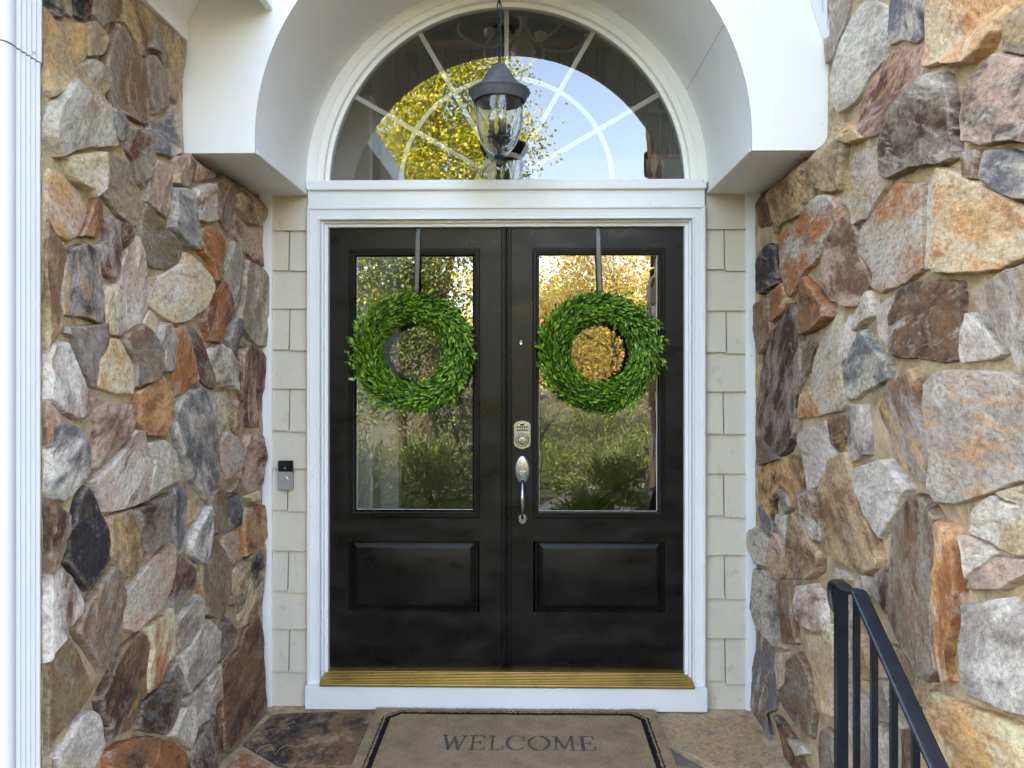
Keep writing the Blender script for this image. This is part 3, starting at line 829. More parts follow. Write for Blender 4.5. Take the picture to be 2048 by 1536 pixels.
# ================================================================== HOUSE WALL WITH SHINGLES
hw = thing('house_wall', 'beige house wall round the entrance, behind the shingles', 'wall', (0, 0.1, 0))
xo0, xo1 = -0.86, 0.86
AC = (0.0, Z(370)); AR = 0.917
MB().box(-1.5, xo0, 0.012, 0.2, -0.1, 2.5).build('wall_panel', M['house'], hw)
MB().box(xo1, 1.5, 0.012, 0.2, -0.1, 2.5).build('wall_panel', M['house'], hw)
def arch_plate(x0, x1, z0, z1, cx, cz, r, y0, y1, n=64):
    """plate in the XZ plane with a round-headed opening that starts at z0"""
    inner = [(cx+r, z0)] + [(cx+r*math.cos(math.pi*i/n), cz+r*math.sin(math.pi*i/n)) for i in range(n+1)] + [(cx-r, z0)]
    outer = []
    for (a, b) in inner:
        if b <= cz+1e-6: outer.append((x1 if a > cx else x0, b))
        else:
            dx, dz = a-cx, b-cz
            t = min(((x1-cx)/dx if dx > 1e-6 else 1e9), ((x0-cx)/dx if dx < -1e-6 else 1e9), (z1-cz)/dz if dz > 1e-6 else 1e9)
            outer.append((cx+dx*t, cz+dz*t))
    # corners
    for i in range(len(outer)-1):
        a, b = outer[i], outer[i+1]
    m = MB()
    f = [(a, y0, b) for a, b in inner]; fo = [(a, y0, b) for a, b in outer]
    k = [(a, y1, b) for a, b in inner]; ko = [(a, y1, b) for a, b in outer]
    m.loops([fo, f, k, ko, fo], False)
    # fill the two upper corners left by the radial projection
    for sx in (x0, x1):
        idx = [i for i in range(len(outer)-1) if (abs(outer[i][0]-sx) < 1e-6) != (abs(outer[i+1][0]-sx) < 1e-6)]
        for i in idx:
            a, b = outer[i], outer[i+1]
            m.add([(a[0], y0, a[1]), (b[0], y0, b[1]), (sx, y0, z1)], [(0, 1, 2)])
            m.add([(a[0], y1, a[1]), (b[0], y1, b[1]), (sx, y1, z1)], [(0, 1, 2)])
    return m
arch_plate(-2.6, 2.6, AC[1]-0.06, 5.8, AC[0], AC[1], 0.87, 0.03, 0.2).build('upper_wall', M['house'], hw)
MB().box(-2.6, -1.5, 0.03, 0.2, -0.1, 2.5).build('wall_panel', M['house'], hw)
MB().box(1.5, 2.6, 0.03, 0.2, -0.1, 2.5).build('wall_panel', M['house'], hw)

def shingles(side, u0, u1, seam, rows, label):
    x0, x1 = X(u0, -0.005), X(u1, -0.005)
    t = thing('shingle_siding', label, 'siding', ((x0+x1)/2, 0, 0), 'strips of shingle siding')
    for i in range(len(rows)-1):
        za, zb = Z(rows[i]-6, -0.005), Z(rows[i+1], -0.005)
        cuts = [(x0, x1, 0)]
        if i % 2 == 1 and i < len(rows)-2:
            xs_ = X(seam+rng.uniform(-3, 3), -0.005)
            cuts = [(x0, xs_-0.0022, rng.uniform(-0.004, 0.006)), (xs_+0.0022, x1, -rng.uniform(0.001, 0.012))]
        for a, b, dz in cuts:
            dy = rng.uniform(-0.0012, 0.0012)
            m = MB()
            prof = [(0.0115, za), (0.0040+dy, za), (-0.0115+dy, zb+dz), (0.0115, zb+dz)]
            m.prism(prof, lambda y, z: (a+0.0006, y, z), lambda y, z: (b-0.0006, y, z))
            m.build('shingle', M['shingle'], t, bevel=0.0012)
rowsL = [388,460,540,617,700,778,862,938,1020,1103,1185,1260,1345,1418]
rowsR = [388,460,540,622,705,783,867,946,1030,1108,1195,1273,1360,1424]
shingles('L', 541, 614, 578, rowsL, 'strip of beige shingles holding the video doorbell')
shingles('R', 1411, 1495, 1450, rowsR, 'strip of beige shingles without a doorbell, beside the handrail wall')
def trim_strip(u0, u1, label):
    m = MB().box(X(u0, -0.02), X(u1, -0.02), -0.022, 0.011, Z(1418, -0.01), Z(386, -0.01))
    o = m.build('corner_trim', M['white_trim'], bevel=0.002)
    props(o, label, 'trim', 'narrow white corner boards')
trim_strip(518, 543, 'narrow white corner board between the doorbell shingles and stone wall')
trim_strip(1493, 1522, 'narrow white corner board between the plain shingles and stone wall')

# ================================================================== PORTICO
po = thing('portico', 'white arched portico with barrel vault over the double doors', 'portico', (0, YF/2, 2.35))
zb = Z(303.5, YF)
arch_plate(-1.30, 1.30, zb, 3.62, 0, AC[1], AR, YF, YF+0.028, 96).build('fascia', M['white'], po, bevel=0)
bar = MB().arch(0, AC[1], zb+0.0005, [(AR-0.002, YF+0.004), (AR-0.002, -0.012), (AR+0.03, -0.012), (AR+0.03, YF+0.03)], 96)
bar.build('barrel_vault', M['white'], po, sharp=30)
# seam strips where the bent panels of the vault meet
for an in (27,):
    a = R(an); r0 = AR-0.003
    m = MB()
    m.loops([[(r0*math.cos(a+da), y, AC[1]+r0*math.sin(a+da)) for da in (-0.0012, 0.0012)] for y in (YF+0.006, -0.05)], False)
    m.build('vault_seam', M['seam'], po)
MB().box(-1.30, -AR+0.004, YF+0.024, 0.011, zb+0.003, zb+0.02).build('soffit', M['white'], po)
MB().box(AR-0.004, 1.30, YF+0.024, 0.011, zb+0.003, zb+0.02).build('soffit', M['white'], po)
MB().box(-1.45, 1.45, YF-0.12, 0.3, 3.63, 3.72).build('roof', M['roof'], po)

# ---- eave of the left wing
ev = thing('roof_eave', 'white boxed roof eave over the stone wall with downspout', 'eave', (-1.0, -1.4, 2.75))
MB().box(-1.162, -0.874, -2.1, YF-0.002, 2.908, 2.925).build('soffit', M['white'], ev)
MB().box(-0.874, -0.848, -2.1, YF-0.002, 2.868, 3.02).build('edge_board', M['white'], ev, bevel=0.002)
MB().box(-1.21, -1.162, -2.1, YF-0.002, 2.752, 2.93).build('frieze_board', M['white'], ev, bevel=0.002)
cv = MB()
cv.prism([(-1.161, 2.838), (-1.118, 2.907), (-1.161, 2.907)], lambda x, z: (x, -2.1, z), lambda x, z: (x, YF-0.002, z))
cv.build('cove', M['white'], ev)
# ---- trim at the right end of the fascia
tr = thing('trim_board', 'white ribbed upright trim between fascia and stone, opposite the eave', 'trim', (1.16, -0.72, 2.75))
xa, xb_ = X(1627, -0.72), X(1660, -0.72)
zlo, zhi = Z(92, -0.72), Z(-5, -0.72)
def trimp(k0, k1, y0, y1, name):
    x0_, x1_ = xa+(xb_-xa)*k0, xa+(xb_-xa)*k1
    za_, zb_ = zhi+(zlo-zhi)*k0, zhi+(zlo-zhi)*k1
    MB().prism([(x0_, za_), (x1_, zb_), (x1_, 3.7), (x0_, 3.7)], lambda a, b: (a, y0, b), lambda a, b: (a, y1, b)).build(name, M['vinyl'], tr, bevel=0.002)
trimp(0, 1, -0.733, YF-0.003, 'board')
trimp(0.28, 0.40, -0.741, -0.7335, 'rib')
trimp(0.60, 0.72, -0.741, -0.7335, 'rib')

# ================================================================== ARCH WINDOW
aw = thing('arch_window', 'half round window with white sunburst grille above the double doors', 'window', (0, 0, Z(378)))
zs = Z(360, -0.03)
MB().arch(0, AC[1], zs, [(AR-0.003, 0.02), (AR-0.003, -0.034), (0.905, -0.036), (0.871, -0.036), (0.868, -0.029), (0.864, -0.029), (0.861, -0.033), (0.836, -0.030), (0.831, -0.012), (0.8135, -0.008), (0.8135, 0.034)], 96).build('frame', M['white'], aw, sharp=28)
MB().box(X(612.5, -0.045), X(1413.5, -0.045), -0.046, 0.03, Z(378, -0.045), Z(359, -0.045)).build('sill', M['white_trim'], aw, bevel=0.003)
def half_disc(r, y, zlow):
    pts = [(r*math.cos(math.pi*i/72), AC[1]+r*math.sin(math.pi*i/72)) for i in range(73)]
    return [(pts[0][0], zlow)] + pts + [(pts[-1][0], zlow)]
# the sealed pane bows outwards by a few millimetres, as such panes do
gp_ = MB(); nr_, na_ = 14, 72; rg_ = 0.822
def bow(x, z): return 0.0085 + (x*x+(z-AC[1])**2)/(2*52.0) - (AC[1]+0.4-z)*0.006
rows_ = [[(x_, bow(x_, z_), z_) for x_, z_ in [(rg_*math.sqrt(max(0, 1-(h_*h_)))*(2*i/na_-1), AC[1]+rg_*h_) for i in range(na_+1)]] for h_ in [-0.06+(1.06-0.0008)*(j/nr_)**0.8 for j in range(nr_+1)]]
gp_.loops(rows_, False).build('glass_pane', M['glass_arch'], aw, fix=False, sharp=180)
RP = 355/0.8135
SC = (X(1013, 0.02), Z(366, 0.02))
def bar_poly(name, pts2, wd):
    m = MB()
    L, Rr = [], []
    for i, (a, b) in enumerate(pts2):
        p0 = pts2[max(0, i-1)]; p1 = pts2[min(len(pts2)-1, i+1)]
        tx, tz = p1[0]-p0[0], p1[1]-p0[1]; q = math.hypot(tx, tz); nx, nz = -tz/q, tx/q
        L.append((a+nx*wd/2, b+nz*wd/2)); Rr.append((a-nx*wd/2, b-nz*wd/2))
    off = bar_poly.k*0.0006; bar_poly.k += 1
    m.prism(L + Rr[::-1], lambda a, b: (a, 0.018+off, b), lambda a, b: (a, 0.026+off, b))
    return m.build(name, M['white'], aw)
bar_poly.k = 0
r1, r2 = 0.137, 0.488
for r in (r1, r2):
    bar_poly('grille_arc', [(SC[0]+r*math.cos(math.pi*i/40), SC[1]-0.004+r*math.sin(math.pi*i/40)) for i in range(41)], 0.021)
for an in (30, 60, 120, 150):
    a = R(an)
    bar_poly('grille_spoke', [(SC[0]+q*math.cos(a), SC[1]+q*math.sin(a)) for q in (r1+0.008, 0.835)], 0.0215)
bar_poly('grille_spoke', [(SC[0], SC[1]+q) for q in (r2+0.008, 0.835)], 0.021)

# ================================================================== DOOR FRAME
df = thing('door_frame', 'white moulded door frame with brass threshold round the double doors', 'door frame', (0, 0, 0))
ca0, ca1, caz, cab = X(614, -0.03), X(1411, -0.03), Z(412, -0.03), Z(1373, -0.03)
wi = X(640, -0.03)-ca0
MB().box(ca0+0.002, ca1-0.002, -0.026, 0.02, caz-0.004, Z(378.5, -0.03)).build('frieze', M['white_trim'], df, bevel=0.002)
MB().rect(ca0, ca1, cab, caz, [(0, 0.012), (0, -0.036), (0.004, -0.040), (0.011, -0.040), (0.014, -0.033), (0.018, -0.031), (wi-0.012, -0.027), (wi-0.009, -0.031), (wi-0.002, -0.031), (wi, -0.026), (wi, -0.006)], True).build('casing', M['white_trim'], df, sharp=25)
MB().rect(ca0+wi-0.001, ca1-wi+0.001, cab-0.01, caz-wi+0.001, [(0, 0.03), (0, -0.004), (0.010, -0.004), (0.011, 0.012), (0.026, 0.014), (0.028, 0.10)], True).build('jamb', M['white_trim'], df, sharp=25)
zt0 = Z(1376, -0.07)
MB().box(X(610, -0.06), X(1415, -0.06), -0.062, 0.0, 0.0015, zt0-0.001).build('base_board', M['white_trim'], df, bevel=0.003)
tp = [(0.11, zt0+0.001), (0.11, zt0+0.045), (0.045, zt0+0.043), (0.030, zt0+0.038)]
for k in range(8):
    y = 0.026-0.0105*k
    z = zt0+0.036-0.0028*k
    tp += [(y, z), (y-0.006, z-0.0008), (y-0.0068, z-0.0032), (y-0.0095, z-0.0032)]
tp += [(-0.060, zt0+0.014), (-0.066, zt0+0.013), (-0.070, zt0+0.008), (-0.070, zt0+0.001)]
MB().prism(tp, lambda y, z: (X(641, -0.05), y, z), lambda y, z: (X(1388, -0.05), y, z)).build('threshold', M['gold'], df, sharp=20)

# ================================================================== DOORS
YD = 0.040
zdt, zdb = Z(449, YD), zt0+0.050
def leaf(u0, u1, gu0, gu1, mu0, mu1, pu0, pu1, label):
    x0, x1 = X(u0, YD), X(u1, YD)
    d = thing('door', label, 'door', ((x0+x1)/2, YD, zdb), 'double entrance doors')
    mx0, mx1, mz0, mz1 = X(mu0, YD), X(mu1, YD), Z(1036, YD), Z(497, YD)
    px0, px1, pz0, pz1 = X(pu0, YD), X(pu1, YD), Z(1225, YD), Z(1081, YD)
    yb = YD+0.044
    MB().box(x0, mx0+0.002, YD, yb, zdb, zdt).build('stile', M['door'], d)
    MB().box(mx1-0.002, x1, YD, yb, zdb, zdt).build('stile', M['door'], d)
    MB().box(mx0+0.002, mx1-0.002, YD+0.0004, yb, mz1-0.002, zdt).build('rail', M['door'], d)
    MB().box(mx0+0.002, mx1-0.002, YD+0.0004, yb, pz1-0.002, mz0+0.002).build('rail', M['door'], d)
    MB().box(mx0+0.002, mx1-0.002, YD+0.0004, yb, zdb, pz0+0.002).build('rail', M['door'], d)
    wg = (X(gu0, YD)-mx0)
    MB().rect(mx0, mx1, mz0, mz1, [(0, YD+0.002), (0.0005, YD-0.007), (0.006, YD-0.010), (0.010, YD-0.010), (0.013, YD-0.003), (0.017, YD-0.003), (0.021, YD+0.002), (0.026, YD+0.003), (wg*0.93, YD+0.012), (wg, YD+0.014), (wg, YD+0.022)]).build('glazing_bead', M['door'], d, sharp=20)
    gx0, gx1, gz0, gz1 = X(gu0, YD)-0.004, X(gu1, YD)+0.004, mz0+wg-0.004, mz1-wg+0.004
    MB().add([(gx0, YD+0.020, gz0), (gx1, YD+0.020, gz0), (gx1, YD+0.020, gz1), (gx0, YD+0.020, gz1)], [(0, 1, 2, 3)]).build('glass_pane', M['glass_door'], d, fix=False)
    MB().rect(X(gu0, YD)-0.0008, X(gu1, YD)+0.0008, mz0+wg-0.0008, mz1-wg+0.0008, [(0, YD+0.0185), (0.0022, YD+0.0188), (0.0022, YD+0.0195)]).build('glazing_seal', M['int_white'], d)
    # raised panel
    MB().rect(px0, px1, pz0, pz1, [(0, YD+0.002), (0.001, YD-0.005), (0.005, YD-0.005), (0.009, YD+0.007), (0.012, YD+0.012), (0.018, YD+0.012)]).build('panel_moulding', M['door'], d, sharp=20)
    rp = MB()
    def lp(dd, y): return [(px0+dd, y, pz0+dd), (px0+dd, y, pz1-dd), (px1-dd, y, pz1-dd), (px1-dd, y, pz0+dd)]
    rp.loops([lp(0.012, YD+0.035), lp(0.012, YD+0.0125), lp(0.033, YD+0.0015), lp(0.036, YD+0.0005)], True, True)
    rp.build('raised_panel', M['door'], d, sharp=20)
    return d
dl = leaf(655, 1011, 712, 947, 697, 960, 700, 955, 'dark double door leaf with centre strip and no handle')
dr = leaf(1013.5, 1370, 1078, 1315, 1065, 1330, 1071, 1327, 'dark double door leaf with keypad lock and nickel handle')
m = MB()
xa, xb_ = X(1003, YD), X(1023, YD)
aw_ = xb_-xa
prof = [(xa, YD-0.0005), (xa, YD-0.010), (xa+0.004, YD-0.014), (xa+0.010, YD-0.014), (xa+0.014, YD-0.011), (xa+aw_/2-0.005, YD-0.011), (xa+aw_/2, YD-0.0155), (xa+aw_/2+0.005, YD-0.011), (xb_-0.014, YD-0.011), (xb_-0.010, YD-0.014), (xb_-0.004, YD-0.014), (xb_, YD-0.010), (xb_, YD-0.0005)]
m.prism(prof, lambda x, y: (x, y, zdb+0.002), lambda x, y: (x, y, zdt-0.002))
m.build('astragal', M['door'], dl, sharp=20)
# dark weather sweep under the leaves
for d_, a, b in ((dl, 656, 1002), (dr, 1024, 1369)):
    MB().box(X(a, YD), X(b, YD), YD+0.006, YD+0.04, zt0+0.044, zdb+0.001).build('door_sweep', M['black_plastic'], d_)

# ---- hardware, parts of the right leaf
hx = X(1044.5, YD)
kz = lambda v: Z(v, YD-0.01)
def sil(pts, y0, y1, name, mat, par, bev=0.002):
    return MB().prism(pts, lambda a, b: (a, y0, b), lambda a, b: (a, y1, b)).build(name, mat, par, bevel=bev)
hwid = (X(1061, YD)-X(1028, YD))/2
zk0, zk1 = kz(898), kz(841)
out = [(hx-hwid, zk0+0.018), (hx-hwid*0.85, zk0+0.012), (hx-hwid*0.45, zk0+0.006), (hx-hwid*0.3, zk0), (hx+hwid*0.3, zk0), (hx+hwid*0.45, zk0+0.006), (hx+hwid*0.85, zk0+0.012), (hx+hwid, zk0+0.018),
       (hx+hwid, zk1-0.014), (hx+hwid*0.75, zk1-0.008), (hx+hwid*0.5, zk1-0.003), (hx, zk1), (hx-hwid*0.5, zk1-0.003), (hx-hwid*0.75, zk1-0.008), (hx-hwid, zk1-0.014)]
kp = sil(out, YD-0.0005, YD-0.022, 'keypad_lock', M['nickel'], dr, 0.004)
sil([(hx+a*0.009, kz(849)+b*0.004) for a, b in ((-1,-1),(1,-1),(1,1),(-1,1))], YD-0.0225, YD-0.0235, 'indicator', M['black_plastic'], kp, 0.0005)
for r_ in range(2):
    for c_ in range(5):
        cx, cz = hx+(c_-2)*0.0103, kz(853.5+6.2*r_)
        MB().lathe([(0.0042, 0.0), (0.0042, 0.0022), (0.0030, 0.0030), (0.001, 0.0032)], (cx, YD-0.0222, cz), 10, 'y').build('button', M['black_plastic'], kp)
MB().lathe([(0.031, 0.0), (0.031, 0.006), (0.028, 0.010), (0.024, 0.010), (0.0225, 0.005), (0.0205, 0.005), (0.0200, 0.016), (0.0165, 0.020), (0.002, 0.021)], (hx, YD-0.0218, kz(879)), 32, 'y').build('lock_cylinder', M['nickel'], kp)
sil([(hx-0.017, kz(879)-0.004), (hx+0.017, kz(879)-0.004), (hx+0.017, kz(879)+0.005), (hx-0.017, kz(879)+0.005)], YD-0.0425, YD-0.048, 'thumb_turn', M['nickel'], kp, 0.0018)
sil([(hx-0.001, kz(880)-0.004), (hx+0.001, kz(880)-0.004), (hx+0.001, kz(880)+0.003), (hx-0.001, kz(880)+0.003)], YD-0.0478, YD-0.0484, 'keyhole', M['black_plastic'], kp, 0)
ha = thing_h = None
ez = kz(940); eh = (kz(912)-kz(968))/2
ov = [(hx+0.0005+hwid*0.94*math.cos(2*math.pi*i/36), ez+eh*math.sin(2*math.pi*i/36)) for i in range(36)]
ov2 = [(hx+0.0005+hwid*0.72*math.cos(2*math.pi*i/36), ez+eh*0.78*math.sin(2*math.pi*i/36)) for i in range(36)]
es = MB().loops([[(a, YD-0.0005, b) for a, b in ov], [(a, YD-0.010, b) for a, b in ov], [(a*0.9+hx*0.1, YD-0.014, b*0.9+ez*0.1) for a, b in ov], [(a, YD-0.0155, b) for a, b in ov2], [(a*0.4+hx*0.6, YD-0.017, b*0.4+ez*0.6) for a, b in ov2]], True, True).build('handle_set', M['nickel'], dr, sharp=35)
sil([(hx-0.013, kz(942)), (hx+0.013, kz(942)), (hx+0.005, kz(951)), (hx-0.005, kz(951))], YD-0.015, YD-0.034, 'thumb_latch', M['nickel'], es, 0.003)
gp, gr_ = [], []
for i in range(25):
    t = i/24
    v = 962 + (1036-962)*t
    y = YD-0.012-0.040*math.sin(math.pi*min(1, t*1.0))**0.7
    gp.append((hx+0.001, y, kz(v))); gr_.append(0.0060+0.0060*math.sin(math.pi*(0.12+0.80*t))**1.5*(1.25-0.6*t))
MB().tube(gp, gr_, 14).build('grip', M['nickel'], es, sharp=60)
bz = kz(1037.5); bh = (kz(1026)-kz(1049))/2
bo = [(hx+0.001+hwid*0.56*math.cos(2*math.pi*i/28), bz+bh*math.sin(2*math.pi*i/28)) for i in range(28)]
MB().loops([[(a, YD-0.0005, b) for a, b in bo], [(a, YD-0.007, b) for a, b in bo], [(a*0.85+hx*0.15, YD-0.0105, b*0.85+bz*0.15) for a, b in bo], [(a*0.3+hx*0.7, YD-0.0115, b*0.3+bz*0.7) for a, b in bo]], True, True).build('foot_plate', M['nickel'], es, sharp=35)
MB().lathe([(0.0025, 0), (0.0025, 0.001)], (hx+0.001, YD-0.0115, bz-0.006), 8, 'y').build('screw', M['black_plastic'], es)
MB().lathe([(0.0145, 0), (0.0145, 0.003), (0.011, 0.006), (0.0085, 0.007), (0.007, 0.0055), (0.002, 0.0055)], (X(1042, YD), YD-0.0005, Z(686, YD)), 24, 'y').build('door_viewer', M['nickel'], dr, sharp=50)

# ---- video doorbell
YB = -0.012
bx0, bx1, bz0, bzm, bz1 = X(560, YB), X(588, YB), Z(979, YB), Z(943, YB), Z(921, YB)
db_ = thing('video_doorbell', 'silver and black video doorbell on the beige shingles', 'doorbell', ((bx0+bx1)/2, YB, bz0))
MB().box(bx0+0.001, bx1-0.001, YB+0.0005, YB-0.012, bz0+0.001, bz1-0.001).build('back_plate', M['black_plastic'], db_, bevel=0.002)
MB().box(bx0-0.001, bx1+0.001, YB-0.0125, YB-0.026, bzm, bz1).build('camera_cover', M['black_plastic'], db_, bevel=0.003)
MB().box(bx0, bx1, YB-0.0125, YB-0.025, bz0, bzm-0.0006).build('face_plate', M['silver_plastic'], db_, bevel=0.003)
bcx = (bx0+bx1)/2-0.002
MB().lathe([(0.0165, 0), (0.0165, 0.002), (0.0140, 0.003), (0.0125, 0.0015), (0.002, 0.0015)], (bcx, YB-0.025, Z(959, YB)), 28, 'y').build('button', M['silver_plastic'], db_, sharp=30)
MB().lathe([(0.005, 0), (0.005, 0.0012), (0.002, 0.002)], (bcx, YB-0.026, Z(936, YB)), 16, 'y').build('lens', M['nickel'], db_)

# ================================================================== HANGING LANTERN
YL = -0.36
lx = X(998.5, YL)
lz = lambda v: Z(v, YL, 998)
sL = F/(YL-CAM.y)
la = thing('hanging_lantern', 'dark bell lantern with water glass hanging from the vault by chain', 'lantern', (lx, YL, lz(335)))
pr_ = lambda rows: [(max(0.0012, r/sL), lz(v)-lz(335)) for r, v in rows]
base = (lx, YL, lz(335))
fl_ = []
for r, v in [(3,126),(7,127),(9,130),(14,134),(20,140),(25,149),(30,158),(36,166),(43,172),(53,178),(60.5,183),(62,186),(59.5,189),(57,193),(55,199),(51,205),(49,200),(44,190),(10,186)]:
    fl_.append((r, v))
cap = MB()
n = 60; ls = []
for r, v in fl_:
    l = []
    for i in range(n):
        a = 2*math.pi*i/n
        rr = r/sL
        if 136 < v < 172: rr *= 1 + 0.022*math.cos(a*20)
        l.append((lx+rr*math.cos(a), YL+rr*math.sin(a), lz(v)))
    ls.append(l)
cap.loops(ls, True, True).build('cap', M['lantern'], la, sharp=45)
go = [(47,192),(47.5,205),(47.5,225),(46.5,245),(43.5,263),(38,280),(30,295),(20,306),(10,311.5),(4,312.5)]
gi = [(r-1.6, v-1.0) for r, v in go[::-1]]
gm = MB(); n = 48
ls = [[(lx+max(r, 1)/sL*math.cos(2*math.pi*i/n), YL+max(r, 1)/sL*math.sin(2*math.pi*i/n), lz(v)) for i in range(n)] for r, v in go+gi]
ls.append(ls[0])
gm.loops(ls, True).build('glass_shade', M['lantern_glass'], la, sharp=80)
MB().lathe(pr_([(3,309),(9,311),(11,314),(9,317.5),(5,319),(4,322),(6,325),(7,329),(5,333),(2,335)]), base, 18).build('finial', M['chain'], la, sharp=60)
MB().lathe(pr_([(2.4,188),(2.4,300)]), base, 10).build('stem', M['chain'], la)
MB().lathe(pr_([(4,308),(5,292),(3,288),(9,284),(11,279),(4,276),(4,270)]), base, 14).build('candle_hub', M['chain'], la, sharp=60)
for k in range(3):
    a = 0.9 + k*2*math.pi/3
    dx, dy = 15/sL*math.cos(a), 15/sL*math.sin(a)
    MB().tube([(lx, YL, lz(286)), (lx+dx*0.6, YL+dy*0.6, lz(290)), (lx+dx, YL+dy, lz(284)), (lx+dx, YL+dy, lz(276))], 0.004, 8).build('candle_arm', M['chain'], la)
    MB().lathe([(0.004, 0), (0.016, 0.006), (0.018, 0.012), (0.012, 0.014), (0.012, 0.034), (0.004, 0.034)], (lx+dx, YL+dy, lz(277)), 14).build('candle_cup', M['chain'], la, sharp=50)
    MB().lathe([(0.0095, 0.0), (0.0095, 0.030), (0.004, 0.031)], (lx+dx, YL+dy, lz(261)), 12).build('candle_sleeve', M['candle'], la)
    MB().lathe([(0.006, 0.0), (0.011, 0.012), (0.012, 0.022), (0.008, 0.042), (0.002, 0.062)], (lx+dx, YL+dy, lz(246)), 12).build('bulb', M['lantern_glass'], la, sharp=80)
# chain of oval links up to the vault
zz = lz(128); ztop = AC[1]+AR-0.02
k = 0
while zz < ztop:
    pts = []
    for i in range(17):
        a = 2*math.pi*i/16
        dx, dz = 0.0085*math.cos(a), 0.0195*math.sin(a)
        pts.append((lx+(dx if k % 2 else dx*0.35), YL+(0 if k % 2 else dx), zz+0.017+dz))
    MB().tube(pts, 0.0025, 6, cap=False).build('chain_link', M['chain'], la)
    zz += 0.0315; k += 1
wire = [(lx+0.004+0.003*math.sin(t*9), YL+0.003*math.cos(t*11), lz(130)+(ztop-lz(130))*t) for t in [i/60 for i in range(61)]]
MB().tube(wire, 0.0018, 6).build('cord', M['chain'], la)
MB().lathe([(0.06, 0.0), (0.06, -0.012), (0.02, -0.024), (0.006, -0.03)], (lx, YL, ztop+0.012), 24).build('ceiling_plate', M['lantern'], la, sharp=40)

# ================================================================== WREATHS
def wreath(uc, vc, label, seed, holeu):
    rg = random.Random(seed)
    yc = YD-0.062
    cx, cz = X(uc, yc), Z(vc, yc)
    sc_ = F/(yc-CAM.y)
    Rr, rt = 90/sc_, 27/sc_
    t = thing('wreath', label, 'wreath', (cx, yc, cz-Rr-rt), 'boxwood wreaths on the doors')
    ring = MB()
    ls = []
    for i in range(40):
        a = 2*math.pi*i/40
        l = []
        for k in range(10):
            b = 2*math.pi*k/10
            rr = Rr + rt*0.72*math.cos(b)
            l.append((cx+rr*math.cos(a), yc-rt*0.55*math.sin(b), cz+rr*math.sin(a)))
        ls.append(l)
    ls.append(ls[0])
    ring.loops(ls, True).build('ring_base', M['leaf_green'], t)
    V, Fc = [], []
    N = 5400
    for i in range(N):
        a = rg.uniform(0, 2*math.pi)
        b = rg.uniform(-0.35, math.pi+0.35)
        lump = 1 + 0.10*mnoise.noise((math.cos(a)*2.2+seed, math.sin(a)*2.2, 0.5)) + 0.06*mnoise.noise((math.cos(a)*6, math.sin(a)*6, seed))
        rr_t = rt*rg.uniform(0.72, 1.08)*lump
        rr = Rr + rr_t*math.cos(b)
        pos = Vector((cx+rr*math.cos(a), yc-rr_t*math.sin(b)*0.9, cz+rr*math.sin(a)))
        tang = Vector((math.sin(a), 0, -math.cos(a)))       # clockwise as seen from the front
        nor = Vector((math.cos(a)*math.cos(b), -math.sin(b), math.sin(a)*math.cos(b)))
        d = (tang*rg.uniform(0.7, 1.25) + nor*rg.uniform(0.25, 0.75) + Vector((rg.gauss(0, .25), rg.gauss(0, .2), rg.gauss(0, .25)))).normalized()
        side = d.cross(nor + Vector((rg.gauss(0, .5), rg.gauss(0, .5), rg.gauss(0, .5)))).normalized()
        up = side.cross(d).normalized()
        L = rg.uniform(0.017, 0.031); W = L*rg.uniform(0.14, 0.22)
        k = len(V)
        V += [pos, pos+d*L*0.35+side*W*0.75+up*W*0.3, pos+d*L*0.72+side*W+up*W*0.25, pos+d*L+up*L*0.03,
              pos+d*L*0.72-side*W+up*W*0.25, pos+d*L*0.35-side*W*0.75+up*W*0.3, pos+d*L*0.38-up*W*0.05, pos+d*L*0.72-up*W*0.05]
        Fc += [(k, k+6, k+1), (k+1, k+6, k+7, k+2), (k+2, k+7, k+3), (k, k+5, k+6), (k+5, k+4, k+7, k+6), (k+4, k+3, k+7)]
    m = MB(); m.v = [tuple(v) for v in V]; m.f = Fc
    o = m.build('leaves', M['box_leaf'], t, fix=False, sharp=180)
    o['kind'] = 'stuff'
    # sprigs that stick out past the rest
    for i in range(26):
        a = rg.uniform(0, 2*math.pi)
        tang = Vector((math.sin(a), 0, -math.cos(a))); rad = Vector((math.cos(a), -0.25, math.sin(a)))
        p0 = Vector((cx, yc, cz)) + rad*(Rr+rt*0.8)
        d = (tang*0.9+rad*rg.uniform(0.4, 0.9)).normalized()
        s_ = MB()
        L = rg.uniform(0.035, 0.06)
        s_.tube([p0, p0+d*L], 0.0012, 4)
        for q in range(7):
            f = 0.25+0.75*q/6
            side = d.cross(Vector((rg.gauss(0, 1), rg.gauss(0, 1), rg.gauss(0, 1)))).normalized()
            dd = (d*0.8+side*(0.65 if q < 6 else 0)).normalized()
            w2 = dd.cross(side.cross(d)).normalized()
            l_ = 0.024; pp = p0+d*L*f
            s_.add([pp, pp+dd*l_*0.6+w2*0.0055, pp+dd*l_, pp+dd*l_*0.6-w2*0.0055], [(0, 1, 2, 3)])
        s_.build('sprig', M['box_leaf'], t, fix=False)
wreath(827, 705, 'green boxwood wreath on the door without a handle', 3, 0)
wreath(1200, 705, 'green boxwood wreath on the door with the keypad lock', 8, 0)
